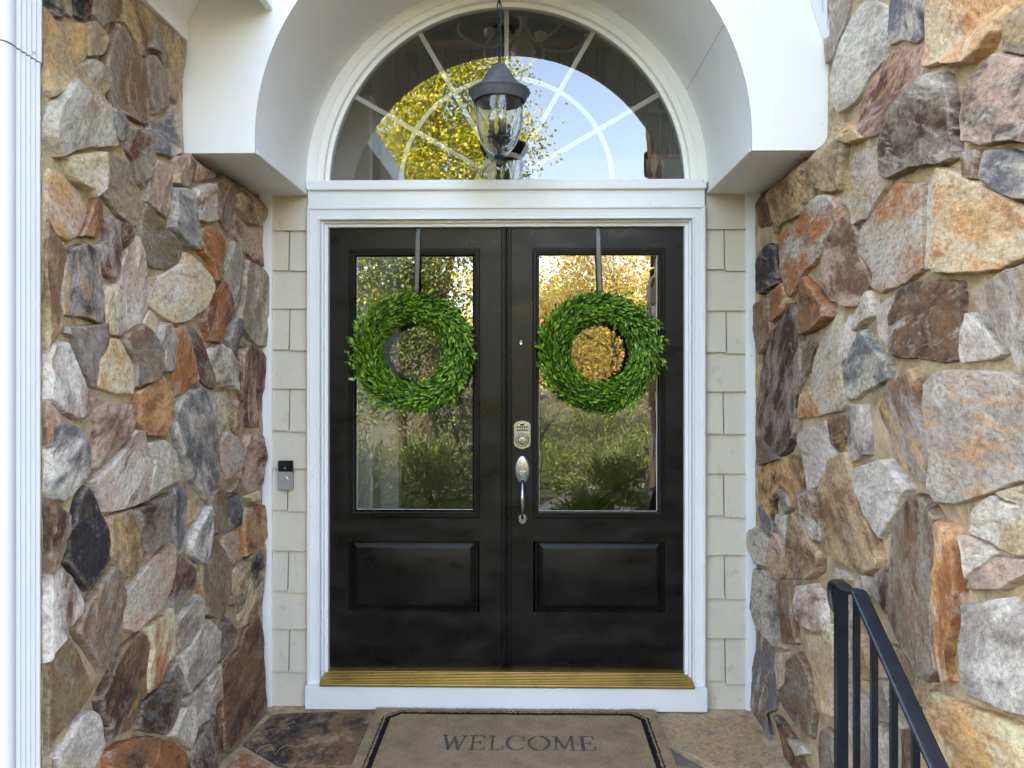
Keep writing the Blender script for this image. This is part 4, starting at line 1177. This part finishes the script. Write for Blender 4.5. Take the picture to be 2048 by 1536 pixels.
def hanger(u, label, lean):
    yh = YD-0.016
    x0, x1 = X(u, yh), X(u-lean, yh)
    t = thing('wreath_hanger', label, 'wreath hanger', (x1, yh, Z(590, yh)), 'over the door wreath hangers')
    m = MB()
    ztp, zbt = zdt+0.004, Z(585, yh)
    hwd = 0.0115
    ls = []
    for i in range(13):
        s_ = i/12
        x = x0+(x1-x0)*s_*s_; z = ztp+(zbt-ztp)*s_
        y = YD-0.003-0.014*math.sin(min(1, s_*3)*math.pi/2)
        ls.append([(x-hwd, y-0.0005, z), (x-hwd*0.6, y-0.0022, z), (x+hwd*0.6, y-0.0022, z), (x+hwd, y-0.0005, z), (x+hwd, y+0.001, z), (x-hwd, y+0.001, z)])
    m.loops(ls, True, True).build('strap', M['strap'], t, sharp=20)
    MB().box(x0-hwd, x0+hwd, YD-0.0035, YD+0.050, zdt+0.0005, zdt+0.0025).build('top_hook', M['strap'], t)
    MB().tube([(x1, yh-0.002, zbt+0.01), (x1, yh-0.006, zbt-0.012), (x1, yh-0.02, zbt-0.022), (x1, yh-0.038, zbt-0.014), (x1, yh-0.042, zbt+0.004)], (0.0035), 8).build('hook', M['strap'], t)
hanger(835, 'dark metal hanger strap holding the wreath on the door without handle', 3)
hanger(1197, 'dark metal hanger strap holding the wreath on the keypad door', -4)

# ================================================================== DOORMAT
mx0, mx1, my0, my1 = -0.583, 0.668, -0.735, -0.068
mt = thing('doormat', 'brown coir doormat with black border reading WELCOME', 'doormat', ((mx0+mx1)/2, (my0+my1)/2, 0))
mcx, mcy = (mx0+mx1)/2, (my0+my1)/2
ZM = 0.0185
GL = []   # letter strokes: (letter index, x0,y0,x1,y1,w)
def letters():
    ltrs = 'WELCOME'
    tx0, tx1 = atZ(884, 1483, ZM).x, atZ(1190, 1483, ZM).x
    ty0, ty1 = atZ(1013, 1498, ZM).y, atZ(1013, 1471, ZM).y
    wd = dict(W=1.28, E=0.86, L=0.80, C=1.0, O=1.1, M=1.25)
    tot = sum(wd[c] for c in ltrs) + 0.16*(len(ltrs)-1)
    k = (tx1-tx0)/tot; H_ = ty1-ty0
    x = tx0
    out = []
    th, tn = 0.0125, 0.0070
    for i, c in enumerate(ltrs):
        W_ = wd[c]*k
        seg = []
        if c == 'W': seg = [(0.08,1,.32,0,th),(.32,0,.5,.9,tn),(.5,.9,.70,0,th),(.70,0,.93,1,tn),(-.02,1,.20,1,tn),(.82,1,1.02,1,tn)]
        if c == 'M': seg = [(.14,0,.18,1,tn),(.18,1,.5,.1,th),(.5,.1,.82,1,tn),(.82,1,.86,0,th),(.02,0,.26,0,tn),(.74,0,.98,0,tn),(.06,1,.2,1,tn),(.82,1,.94,1,tn)]
        if c == 'E': seg = [(.22,0,.22,1,th),(.05,1,.9,1,tn),(.05,0,.95,0,tn),(.22,.52,.7,.52,tn),(.9,1,.9,.8,tn),(.95,0,.95,.24,tn),(.7,.6,.7,.42,tn)]
        if c == 'L': seg = [(.26,0,.26,1,th),(.06,1,.46,1,tn),(.06,0,.95,0,tn),(.95,0,.95,.26,tn)]
        if c == 'O':
            P_ = [(.5+.48*math.cos(2*math.pi*q/20), .5+.53*math.sin(2*math.pi*q/20)) for q in range(21)]
            seg = [(*P_[q], *P_[q+1], th if abs(P_[q][0]-.5) > .26 else tn) for q in range(20)]
        if c == 'C':
            P_ = [(.52+.48*math.cos(R(38+284*q/18)), .5+.53*math.sin(R(38+284*q/18))) for q in range(19)]
            seg = [(*P_[q], *P_[q+1], th if P_[q][0] < .3 else tn) for q in range(18)] + [(.92,.98,.92,.68,tn)]
        for a, b, a2, b2, w_ in seg:
            out.append((i, x+a*W_, ty0+b*H_, x+a2*W_, ty0+b2*H_, w_))
        x += W_ + 0.16*k
    return out
GL = letters()
def printed(x, y, j=0.0):
    """-1 plain, -2 border, 0..6 letter"""
    hx_, hy_ = (mx1-mx0)/2-0.058, (my1-my0)/2-0.040
    ax, ay = abs(x-mcx), abs(y-mcy)
    d = max(ax-hx_, ay-hy_, (ax+ay-(hx_+hy_-0.055))*0.707) + j
    if -0.023 < d < 0.0 or 0.008 < d < 0.0145: return -2
    for i, x0_, y0_, x1_, y1_, w_ in GL:
        if min(x0_, x1_)-0.01 < x < max(x0_, x1_)+0.01 and min(y0_, y1_)-0.01 < y < max(y0_, y1_)+0.01:
            vx, vy = x1_-x0_, y1_-y0_; L2 = vx*vx+vy*vy
            t = max(0, min(1, ((x-x0_)*vx+(y-y0_)*vy)/L2))
            if math.hypot(x-x0_-t*vx, y-y0_-t*vy) < w_/2 + j*0.7: return i
    return -1
MB().box(mx0, mx1, my0, my1, 0.0032, 0.012).build('backing', M['mat_black'], mt)
cell = 0.005
nx_, ny_ = int((mx1-mx0)/cell), int((my1-my0)/cell)
bins = {}
def mzz(x, y): return 0.0155 + 0.0012*mnoise.noise((x*20, y*20, 0)) + 0.002*mnoise.noise((x*4, y*4, 7))
for j in range(ny_):
    for i in range(nx_):
        x, y = mx0+i*cell, my0+j*cell
        k = printed(x+cell/2, y+cell/2, rng.uniform(-0.0012, 0.0012))
        b = bins.setdefault(k, MB())
        e = 0.0
        b.add([(x, y, mzz(x, y)), (x+cell, y, mzz(x+cell, y)), (x+cell, y+cell, mzz(x+cell, y+cell)), (x, y+cell, mzz(x, y+cell))], [(0, 1, 2, 3)])
for k, b in sorted(bins.items()):
    b.build('pile_base' if k == -1 else ('border' if k == -2 else 'letter'), M['mat'] if k == -1 else (M['mat_black'] if k == -2 else M['mat_letter']), mt, fix=False)
M['fibre'] = leaf_mat('coir_fibre', [lin((108,91,72)), lin((152,131,106)), lin((184,162,132)), lin((134,114,90))], 0.9, 0.0, 0.1)
M['fibre_dark'] = leaf_mat('coir_fibre_dark', [(0.010,0.011,0.012), (0.02,0.02,0.02), (0.035,0.035,0.035)], 0.9, 0.0, 0.1)
M['fibre_letter'] = leaf_mat('coir_fibre_letter', [(0.04,0.042,0.038), (0.08,0.075,0.065), (0.20,0.16,0.12), (0.06,0.06,0.05)], 0.9, 0.0, 0.1)
fb = {0: MB(), 1: MB(), 2: MB()}
for i in range(46000):
    x, y = rng.uniform(mx0-0.002, mx1+0.002), rng.uniform(my0, my1+0.003)
    k = printed(x, y)
    q = fb[0 if k == -1 else (1 if k == -2 else 2)]
    z = mzz(x, y)-0.001
    dx, dy = rng.gauss(0, 0.0022), rng.gauss(0, 0.0022); h = rng.uniform(0.003, 0.0065); a = rng.uniform(0, math.pi); wd = 0.0011
    q.add([(x-wd*math.cos(a), y-wd*math.sin(a), z), (x+wd*math.cos(a), y+wd*math.sin(a), z), (x+dx, y+dy, z+h)], [(0, 1, 2)])
for k, nme in ((0, 'fibre'), (1, 'fibre_dark'), (2, 'fibre_letter')):
    fb[k].build('fibres', M[nme], mt, fix=False, smooth=False)['kind'] = 'stuff'
# a dry grass thread on the flagstone
tw = [atZ(u, v, 0.006) for u, v in [(512,1505),(525,1494),(540,1488),(545,1497),(550,1510),(560,1497),(575,1490),(595,1494),(612,1486)]]
props(MB().tube(tw, 0.0011, 5).build('grass_thread', M['weed']), 'curled dry grass thread on the dark flagstone', 'twig')

# ================================================================== HANDRAIL
XR = 1.0
ra = thing('handrail', 'black iron stair handrail with upright balusters beside the stone wall', 'handrail', (XR, -1.3, 0))
def onX(u, v):
    d = ray(u, v); t = (XR-CAM.x)/d.x
    return CAM + d*t
pT = onX(1680, 1160); pS = onX(1716, 1172); pE = onX(1880, 1530)
sl = (pE.z-pS.z)/(pE.y-pS.y)
yB = -2.30
def railz(y): return pS.z + sl*(y-pS.y) - 0.012
prof2 = [(-0.021,-0.006),(-0.021,0.0025),(-0.0165,0.004),(-0.0135,0.008),(0.0135,0.008),(0.0165,0.004),(0.021,0.0025),(0.021,-0.006),(0.012,-0.009),(-0.012,-0.009)]
path = []
yt, zt_ = pT.y, pT.z - 0.010
for dy, dz in [(0.012,-0.092),(0.020,-0.088),(0.030,-0.070),(0.038,-0.048),(0.040,-0.028),(0.036,-0.012),(0.026,-0.003),(0.010,0.0),(-0.020,-0.001),(-0.055,-0.006)]:
    path.append((yt+dy, zt_+dz))
ys_ = pS.y-0.005
for i in range(14):
    y = ys_ + (yB-0.06-ys_)*i/13
    path.append((y, railz(y)))
ls = []
for i, (y, z) in enumerate(path):
    a = Vector(path[max(0, i-1)]); b = Vector(path[min(len(path)-1, i+1)])
    t = (b-a).normalized(); nrm = Vector((t.y, -t.x))
    k = 1.0 if i > 2 else (0.35+0.3*i)
    ls.append([(XR+px*k, y+nrm.x*pz*k, z+nrm.y*pz*k) for px, pz in prof2])
MB().loops(ls, True, True).build('rail', M['iron'], ra, sharp=14)
def upright(y, wdt, zlow, ztop):
    MB().box(XR-wdt/2, XR+wdt/2, y-wdt/2, y+wdt/2, zlow, ztop).build('post' if wdt > 0.03 else 'baluster', M['iron'], ra, bevel=0.002)
upright(onX(1682, 1300).y, 0.031, 0.004, zt_-0.004)
yy = onX(1713, 1300).y
while yy > yB+0.03:
    lowz = (0.004 if yy > -1.40 else (-0.16 if yy > -1.76 else (-0.34 if yy > -2.10 else GZ+0.03)))
    upright(yy, 0.0165, lowz, railz(yy)-0.004)
    yy -= 0.1045
upright(yB, 0.034, GZ+0.031, railz(yB)-0.004)

# ================================================================== DOWNSPOUT
ds = thing('downspout', 'white ribbed metal downspout at the outer edge of the stone wall', 'downspout', (-1.16, -1.70, GZ))
def spout(z0, z1, grow, name, mk='vinyl'):
    # plan outline: (x,y), ribs on the side that faces the door
    xo, yo, xi, yi = -1.225-grow, -1.748-grow, -1.112+grow, -1.606+grow
    o = []
    rc = 0.030
    for i in range(7):
        a = R(180+90*i/6); o.append((xo+rc+rc*math.cos(a), yo+rc+rc*math.sin(a)))
    for i in range(9):
        a = R(270+90*i/8); o.append((xi-rc+rc*math.cos(a), yo+rc+rc*math.sin(a)))
    y0_ = yo+rc+0.016
    nr = 5; st_ = (yi-0.008-y0_)/nr
    for k in range(nr):
        y = y0_+k*st_
        o += [(xi, y), (xi-0.0042, y+st_*0.25), (xi-0.0042, y+st_*0.5), (xi, y+st_*0.75)]
    o += [(xi, yi-0.006), (xi-0.006, yi), (xo+0.006, yi), (xo, yi-0.006)]
    MB().prism(o, lambda a, b: (a, b, z0), lambda a, b: (a, b, z1)).build(name, M[mk], ds, sharp=50)
zj = CAM.z + (HOR-121)/F*(-1.606-CAM.y)
spout(GZ+0.03, zj-0.0015, 0.0, 'lower_pipe')
spout(zj+0.0015, 3.3, 0.0022, 'upper_pipe')
spout(zj-0.03, zj+0.03, -0.005, 'coupling', 'black_plastic')
rv_ = MB()
rv_.loops([[(-1.1098+h_, -1.640+r_*math.cos(2*math.pi*i/10), zj+0.018+r_*math.sin(2*math.pi*i/10)) for i in range(10)] for r_, h_ in [(0.005, 0), (0.0045, 0.003), (0.001, 0.004)]], True, True)
rv_.build('rivet', M['vinyl'], ds, sharp=60)

# ================================================================== HOUSE BODY AND FOYER
hb = thing('sun_blocking_roof', 'dark unseen main roof slabs shaped to shade the entrance', 'roof', (0, 2, 4.6))  # out-of-view roof slabs, shaped to keep the sun off the porch
m = MB()
m.prism([(-2.2, 4.62), (3.2, 7.4), (8.6, 4.62), (8.6, 4.5), (-2.2, 4.5)], lambda y, z: (-9, y, z), lambda y, z: (-1.0, y, z))
m.build('roof_plane', M['roof'], hb)
m = MB()
m.prism([(-3.2, 4.62), (3.2, 7.4), (8.6, 4.62), (8.6, 4.5), (-3.2, 4.5)], lambda y, z: (1.02, y, z), lambda y, z: (9, y, z))
m.build('roof_plane', M['roof'], hb)
m = MB()
m.prism([(-0.75, 5.82), (3.2, 7.5), (8.6, 5.9), (8.6, 5.75), (-0.75, 5.75)], lambda y, z: (-2.7, y, z), lambda y, z: (2.7, y, z))
m.build('roof_plane', M['roof'], hb)
fo = thing('foyer', 'dim grey two storey foyer seen through the door and arch glass', 'room', (0, 2.5, 0))
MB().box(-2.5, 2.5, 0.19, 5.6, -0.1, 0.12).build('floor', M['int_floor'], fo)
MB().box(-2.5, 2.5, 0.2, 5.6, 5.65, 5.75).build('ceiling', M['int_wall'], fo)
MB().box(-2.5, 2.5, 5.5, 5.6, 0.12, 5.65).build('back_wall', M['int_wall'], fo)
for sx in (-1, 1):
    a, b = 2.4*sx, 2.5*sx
    # side wall with an unseen opening added to let sky light in
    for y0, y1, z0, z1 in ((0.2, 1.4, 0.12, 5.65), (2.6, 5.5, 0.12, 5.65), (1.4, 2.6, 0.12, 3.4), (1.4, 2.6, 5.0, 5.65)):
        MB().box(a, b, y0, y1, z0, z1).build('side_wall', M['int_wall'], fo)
# upper landing
YBc = 2.75
zfl = Z(312, YBc); zrl = Z(76, YBc)
MB().box(-2.39, 2.39, YBc, 5.49, zfl-0.32, zfl-0.03).build('landing', M['int_white'], fo)
MB().box(-2.39, 2.39, YBc-0.02, 5.49, zfl-0.03, zfl).build('landing_nosing', M['oak'], fo)
def balustrade(y, x0, x1, z0, z1, label):
    t = thing('balustrade', label, 'balustrade', ((x0+x1)/2, y, z0), 'foyer landing balustrades')
    MB().box(x0, x1, y-0.035, y+0.035, z1-0.055, z1).build('handrail', M['oak'], t, bevel=0.008)
    n_ = int((x1-x0)/0.103)
    for i in range(n_+1):
        x = x0+0.02+(x1-x0-0.04)*i/n_
        q = MB().box(x-0.0065, x+0.0065, y-0.0065, y+0.0065, z0+0.001, z1-0.054)
        b_ = q.build('baluster', M['int_iron'], t)
        if i % 3 == 1:
            MB().lathe([(0.008, -0.06), (0.02, -0.03), (0.022, 0.0), (0.016, 0.03), (0.008, 0.05)], (x, y, z0+0.45), 10).build('collar', M['int_iron'], b_, sharp=60)
balustrade(YBc+0.06, -1.75, 1.75, zfl, zrl, 'iron balustrade with oak rail seen high through the arch glass')
balustrade(4.3, 0.5, 2.3, zfl, zfl+0.95, 'short iron balustrade at the far side of the landing')
ic = thing('interior_pillar', 'pale grey wall end with white casing behind the handleless door glass', 'pillar', (-0.8, 0.6, 0.12))
MB().box(-1.25, X(745, 0.62), 0.55, 0.75, 0.12, 3.0).build('wall_end', M['pale_wall'], ic)
MB().box(X(745, 0.62), X(751, 0.62), 0.53, 0.77, 0.12, 3.0).build('casing', M['int_white'], ic, bevel=0.004)
MB().box(X(752, 0.9), X(800, 0.9), 0.85, 0.95, 0.12, 3.0).build('inner_wall', M['pale_wall'], ic)

# chandelier in the foyer
YC = 1.25
cxx = X(1046, YC); cz_ = lambda v: Z(v, YC, 1046)
ch = thing('chandelier', 'pale scrolled chandelier hanging inside behind the arch glass', 'chandelier', (cxx, YC, cz_(150)))
sC = F/(YC-CAM.y)
MB().lathe([(max(1, r)/sC, cz_(v)) for r, v in [(3,-90),(4,0),(12,22),(16,30),(8,36),(6,50),(10,62),(20,76),(14,82),(22,92),(26,104),(22,118),(14,128),(8,136),(10,140),(4,148)]][::-1], (cxx, YC, 0), 20).build('column', M['chandelier'], ch, sharp=50)
for k in range(6):
    a = R(10+60*k); ca, sa = math.cos(a), math.sin(a)
    arm = []
    for r, v in [(10,60),(30,92),(60,100),(95,96),(122,82),(132,66),(124,48),(108,40),(100,30),(104,18),(118,14),(128,22),(122,32)]:
        arm.append((cxx+r/sC*ca, YC+r/sC*sa, cz_(v)))
    # smooth the arm
    for _ in range(2):
        arm = [arm[0]] + [tuple(0.75*arm[i][c]+0.25*arm[i+1][c] if q == 0 else 0.25*arm[i][c]+0.75*arm[i+1][c] for c in range(3)) for i in range(len(arm)-1) for q in (0, 1)] + [arm[-1]]
    MB().tube(arm, 0.0095, 8).build('arm', M['chandelier'], ch, sharp=60)
    MB().lathe([(0.01, 0), (0.035, 0.02), (0.042, 0.05), (0.03, 0.055)], (cxx+108/sC*ca, YC+108/sC*sa, cz_(38)), 14).build('cup', M['chandelier'], ch, sharp=50)

# ================================================================== TREES AND SHRUBS OPPOSITE THE DOOR
def leaves_mesh(P, D, L, W, rg):
    """vectorised four-point leaves"""
    n = len(P)
    rnd = rg.normal(size=(n, 3))
    side = np.cross(D, rnd); side /= np.linalg.norm(side, axis=1)[:, None]
    L = L[:, None]; W = W[:, None]
    V = np.stack([P, P+D*L*0.5+side*W, P+D*L, P+D*L*0.5-side*W], 1).reshape(-1, 3)
    Fi = np.arange(n*4).reshape(-1, 4)
    return V, Fi
def mesh_np(name, V, Fi, mat, parent):
    c = (V.min(0)+V.max(0))/2
    me = bpy.data.meshes.new(name)
    V = V-c
    me.vertices.add(len(V)); me.vertices.foreach_set('co', V.astype(np.float32).ravel())
    k = Fi.shape[1]
    me.loops.add(Fi.size); me.loops.foreach_set('vertex_index', Fi.astype(np.int32).ravel())
    me.polygons.add(len(Fi)); me.polygons.foreach_set('loop_start', np.arange(0, Fi.size, k, dtype=np.int32))
    me.update(calc_edges=True); me.validate()
    me.materials.append(mat)
    o = bpy.data.objects.new(name, me); COL.objects.link(o)
    WL[o.name] = Vector(c)
    o.parent = parent; o.location = Vector(c) - WL[parent.name]
    return o
def tree(name, label, x, y, h, crown_c, rad, nclump, per, lsize, mat, seed, group=None, cl=0.5, limbs=7):
    rg = np.random.default_rng(seed)
    base = Vector((x, y, gz(x, y)))
    t = thing(name, label, 'tree', base, group)
    r = random.Random(seed)
    m = MB()
    cc = Vector((x+crown_c[0], y+crown_c[1], crown_c[2]))
    tr_ = 0.045*h*0.55
    top = Vector((cc.x, cc.y, cc.z+rad[2]*0.5))
    trunk = [base+Vector((0,0,-0.1))] + [base.lerp(top, s_) + Vector((r.gauss(0, .05), r.gauss(0, .05), 0)) for s_ in (0.15, 0.3, 0.5, 0.7, 0.9, 1.0)]
    m.tube(trunk, [tr_*1.3, tr_, tr_*0.9, tr_*0.75, tr_*0.5, tr_*0.3, 0.02], 9)
    cents = []
    for i in range(nclump):
        while True:
            v = rg.uniform(-1, 1, 3)
            q = (v**2).sum()
            if q < 1 and q > 0.12: break
        wob = 1 + 0.25*mnoise.noise(Vector(v*1.7)+Vector((seed, 0, 0)))
        cents.append(np.array(cc) + v*np.array(rad)*wob)
    for i in range(limbs):
        e = Vector(cents[i*3 % len(cents)]); s0 = trunk[2+i % 4]
        mid = s0.lerp(e, 0.5)+Vector((0, 0, 0.15))
        m.tube([s0, mid, e], [tr_*0.4, tr_*0.25, 0.015], 6)
    m.build('trunk', M['bark'], t, sharp=80)
    P, D = [], []
    for c in cents:
        k = int(per*rg.uniform(0.6, 1.4))
        off = rg.normal(size=(k, 3))*cl*np.array([1, 1, 0.6])
        P.append(c+off); d = off*0.8 + rg.normal(size=(k, 3))*0.5*cl + np.array([0, 0, -0.25*cl])
        D.append(d/np.linalg.norm(d, axis=1)[:, None])
    P = np.concatenate(P); D = np.concatenate(D)
    L = lsize*rg.uniform(0.7, 1.3, len(P))
    V, Fi = leaves_mesh(P, D, L, L*0.33, rg)
    mesh_np('crown', V, Fi, mat, t)
tree('maple_tree', 'yellow green maple tree mirrored in the arch window', -2.3, -14.8, 10.5, (0.0, 0, 7.2), (2.5, 2.2, 3.6), 210, 210, 0.10, M['leaf_yellow'], 5, cl=0.42)
tree('autumn_tree', 'golden autumn tree mirrored in the keypad door glass', 3.1, -23, 7, (0.3, 0, 3.4), (3.6, 2.6, 3.2), 160, 160, 0.12, M['leaf_gold'], 6, cl=0.5)
tree('evergreen_tree', 'dark evergreen tree mirrored in the handleless door glass', -2.35, -11.2, 4.4, (0.0, 0, 2.5), (1.35, 1.1, 1.9), 110, 150, 0.07, M['leaf_green'], 7, cl=0.24)
far = [(-24,-46,10,'leaf_green','tall dark green tree standing next to the farthest dark one'),(-16,-50,9,'leaf_yellow','yellow green tree between two dark trees across the street'),
       (-9,-42,9,'leaf_green','dark green tree across the street behind the evergreen'),(-2,-52,10,'leaf_gold','tall golden tree across the street behind the maple'),
       (4,-46,8,'leaf_yellow','small yellow green tree across the street behind the autumn tree'),(9.5,-40,7.5,'leaf_gold','lowest golden tree across the street, beside the autumn tree'),
       (16,-47,9,'leaf_yellow','yellow green tree between a golden and a dark tree'),(23,-44,10,'leaf_green','dark green tree across the street before the last golden tree'),
       (30,-50,11,'leaf_gold','tallest golden tree, at the end of the row across the street'),(-32,-50,11,'leaf_green','farthest dark green tree, at the end of the row across the street')]
for i, (x, y, h, mk, lb) in enumerate(far):
    tree('far_tree', lb, x, y, h, (0, 0, h*0.5), (4.2, 3, h*0.48), 90, 60, 0.33, M[mk], 40+i, 'trees across the street', cl=0.8, limbs=4)
def shrub(name, label, x, y, r, h, n, mat, seed, needles=True, group=None):
    rg = np.random.default_rng(seed)
    z0 = gz(x, y)
    t = thing(name, label, 'shrub', (x, y, z0), group)
    m = MB(); rr = random.Random(seed)
    for k in range(7):
        a = rr.uniform(0, 6.28); m.tube([(x, y, z0-0.05), (x+r*0.3*math.cos(a), y+r*0.3*math.sin(a), z0+h*0.4), (x+r*0.7*math.cos(a), y+r*0.7*math.sin(a), z0+h*0.75)], [0.03, 0.02, 0.008], 6)
    m.build('stems', M['bark'], t, sharp=80)
    P, D, Ls = [], [], []
    ns = n//40
    for i in range(ns):
        a = rg.uniform(0, 2*np.pi); el = rg.uniform(0.05, 1.35)
        d = np.array([np.cos(a)*np.cos(el), np.sin(a)*np.cos(el), np.sin(el)])
        L = rg.uniform(0.65, 1.12)
        tip = np.array([x, y, z0+0.05]) + d*np.array([r, r, h])*L
        root = np.array([x, y, z0+0.05]) + d*np.array([r, r, h])*0.25
        s_ = rg.uniform(0, 1, 40)**0.6
        sp = (root[None]+(tip-root)[None]*s_[:, None]) + rg.normal(size=(40, 3))*0.035
        sp[:, 2] += -0.10*s_**2*(1-el/1.5)
        dd = d[None]*0.9 + rg.normal(size=(40, 3))*0.45
        P.append(sp); D.append(dd/np.linalg.norm(dd, axis=1)[:, None])
    P = np.concatenate(P); D = np.concatenate(D)
    L = rg.uniform(0.05, 0.10, len(P))
    V, Fi = leaves_mesh(P, D, L, L*0.13, rg)
    mesh_np('foliage', V, Fi, mat, t)
sh = [(-2.1,-5.6,0.95,1.25,'broad'),(-1.3,-7.8,1.0,1.1,'low'),(-3.4,-7.4,1.2,1.6,'tall'),(0.25,-9.6,1.3,1.05,'wide'),(2.2,-6.2,0.85,1.5,'tall'),(3.4,-7.6,1.1,1.45,'broad'),(2.3,-10.6,1.5,1.1,'wide'),(-4.6,-10.5,1.5,1.6,'broad'),(-1.9,-11.2,1.2,1.0,'low'),(4.6,-11,1.3,1.2,'wide')]
sh += [(-4.3,-12.4,1.2,2.9,'tall'),(-1.1,-12.6,1.2,2.5,'upright'),(0.95,-6.4,0.55,0.5,'small'),(1.5,-8.4,0.8,1.0,'round'),(1.7,-13.6,1.5,1.7,'bushy'),(3.6,-14.6,1.6,1.8,'bushy'),(0.1,-15.2,1.4,1.6,'bushy')]
where = ['near the steps on the downspout side', 'beside the path on the downspout side', 'far to the downspout side', 'behind the bend of the path', 'near the steps on the handrail side', 'next to the tall handrail side one', 'beyond the path on the handrail side', 'farthest to the downspout side', 'under the maple tree', 'beyond the others on the handrail side', 'with dark green needles on the downspout side', 'with dark green needles in front of the maple trunk', 'in the inner bend of the path', 'between the path and the tall handrail side one', 'in the back row, in front of the autumn tree', 'in the back row, on the handrail side end', 'in the back row, beside the maple tree']
for i, (x, y, r_, h_, dsc) in enumerate(sh):
    shrub('juniper_shrub', '%s feathery juniper %s' % (dsc, where[i]), x, y, r_, h_, 6400 if h_ < 2 else 10000, M['leaf_juniper'] if h_ < 2 else M['leaf_green'], 70+i, group='junipers in front of the house')
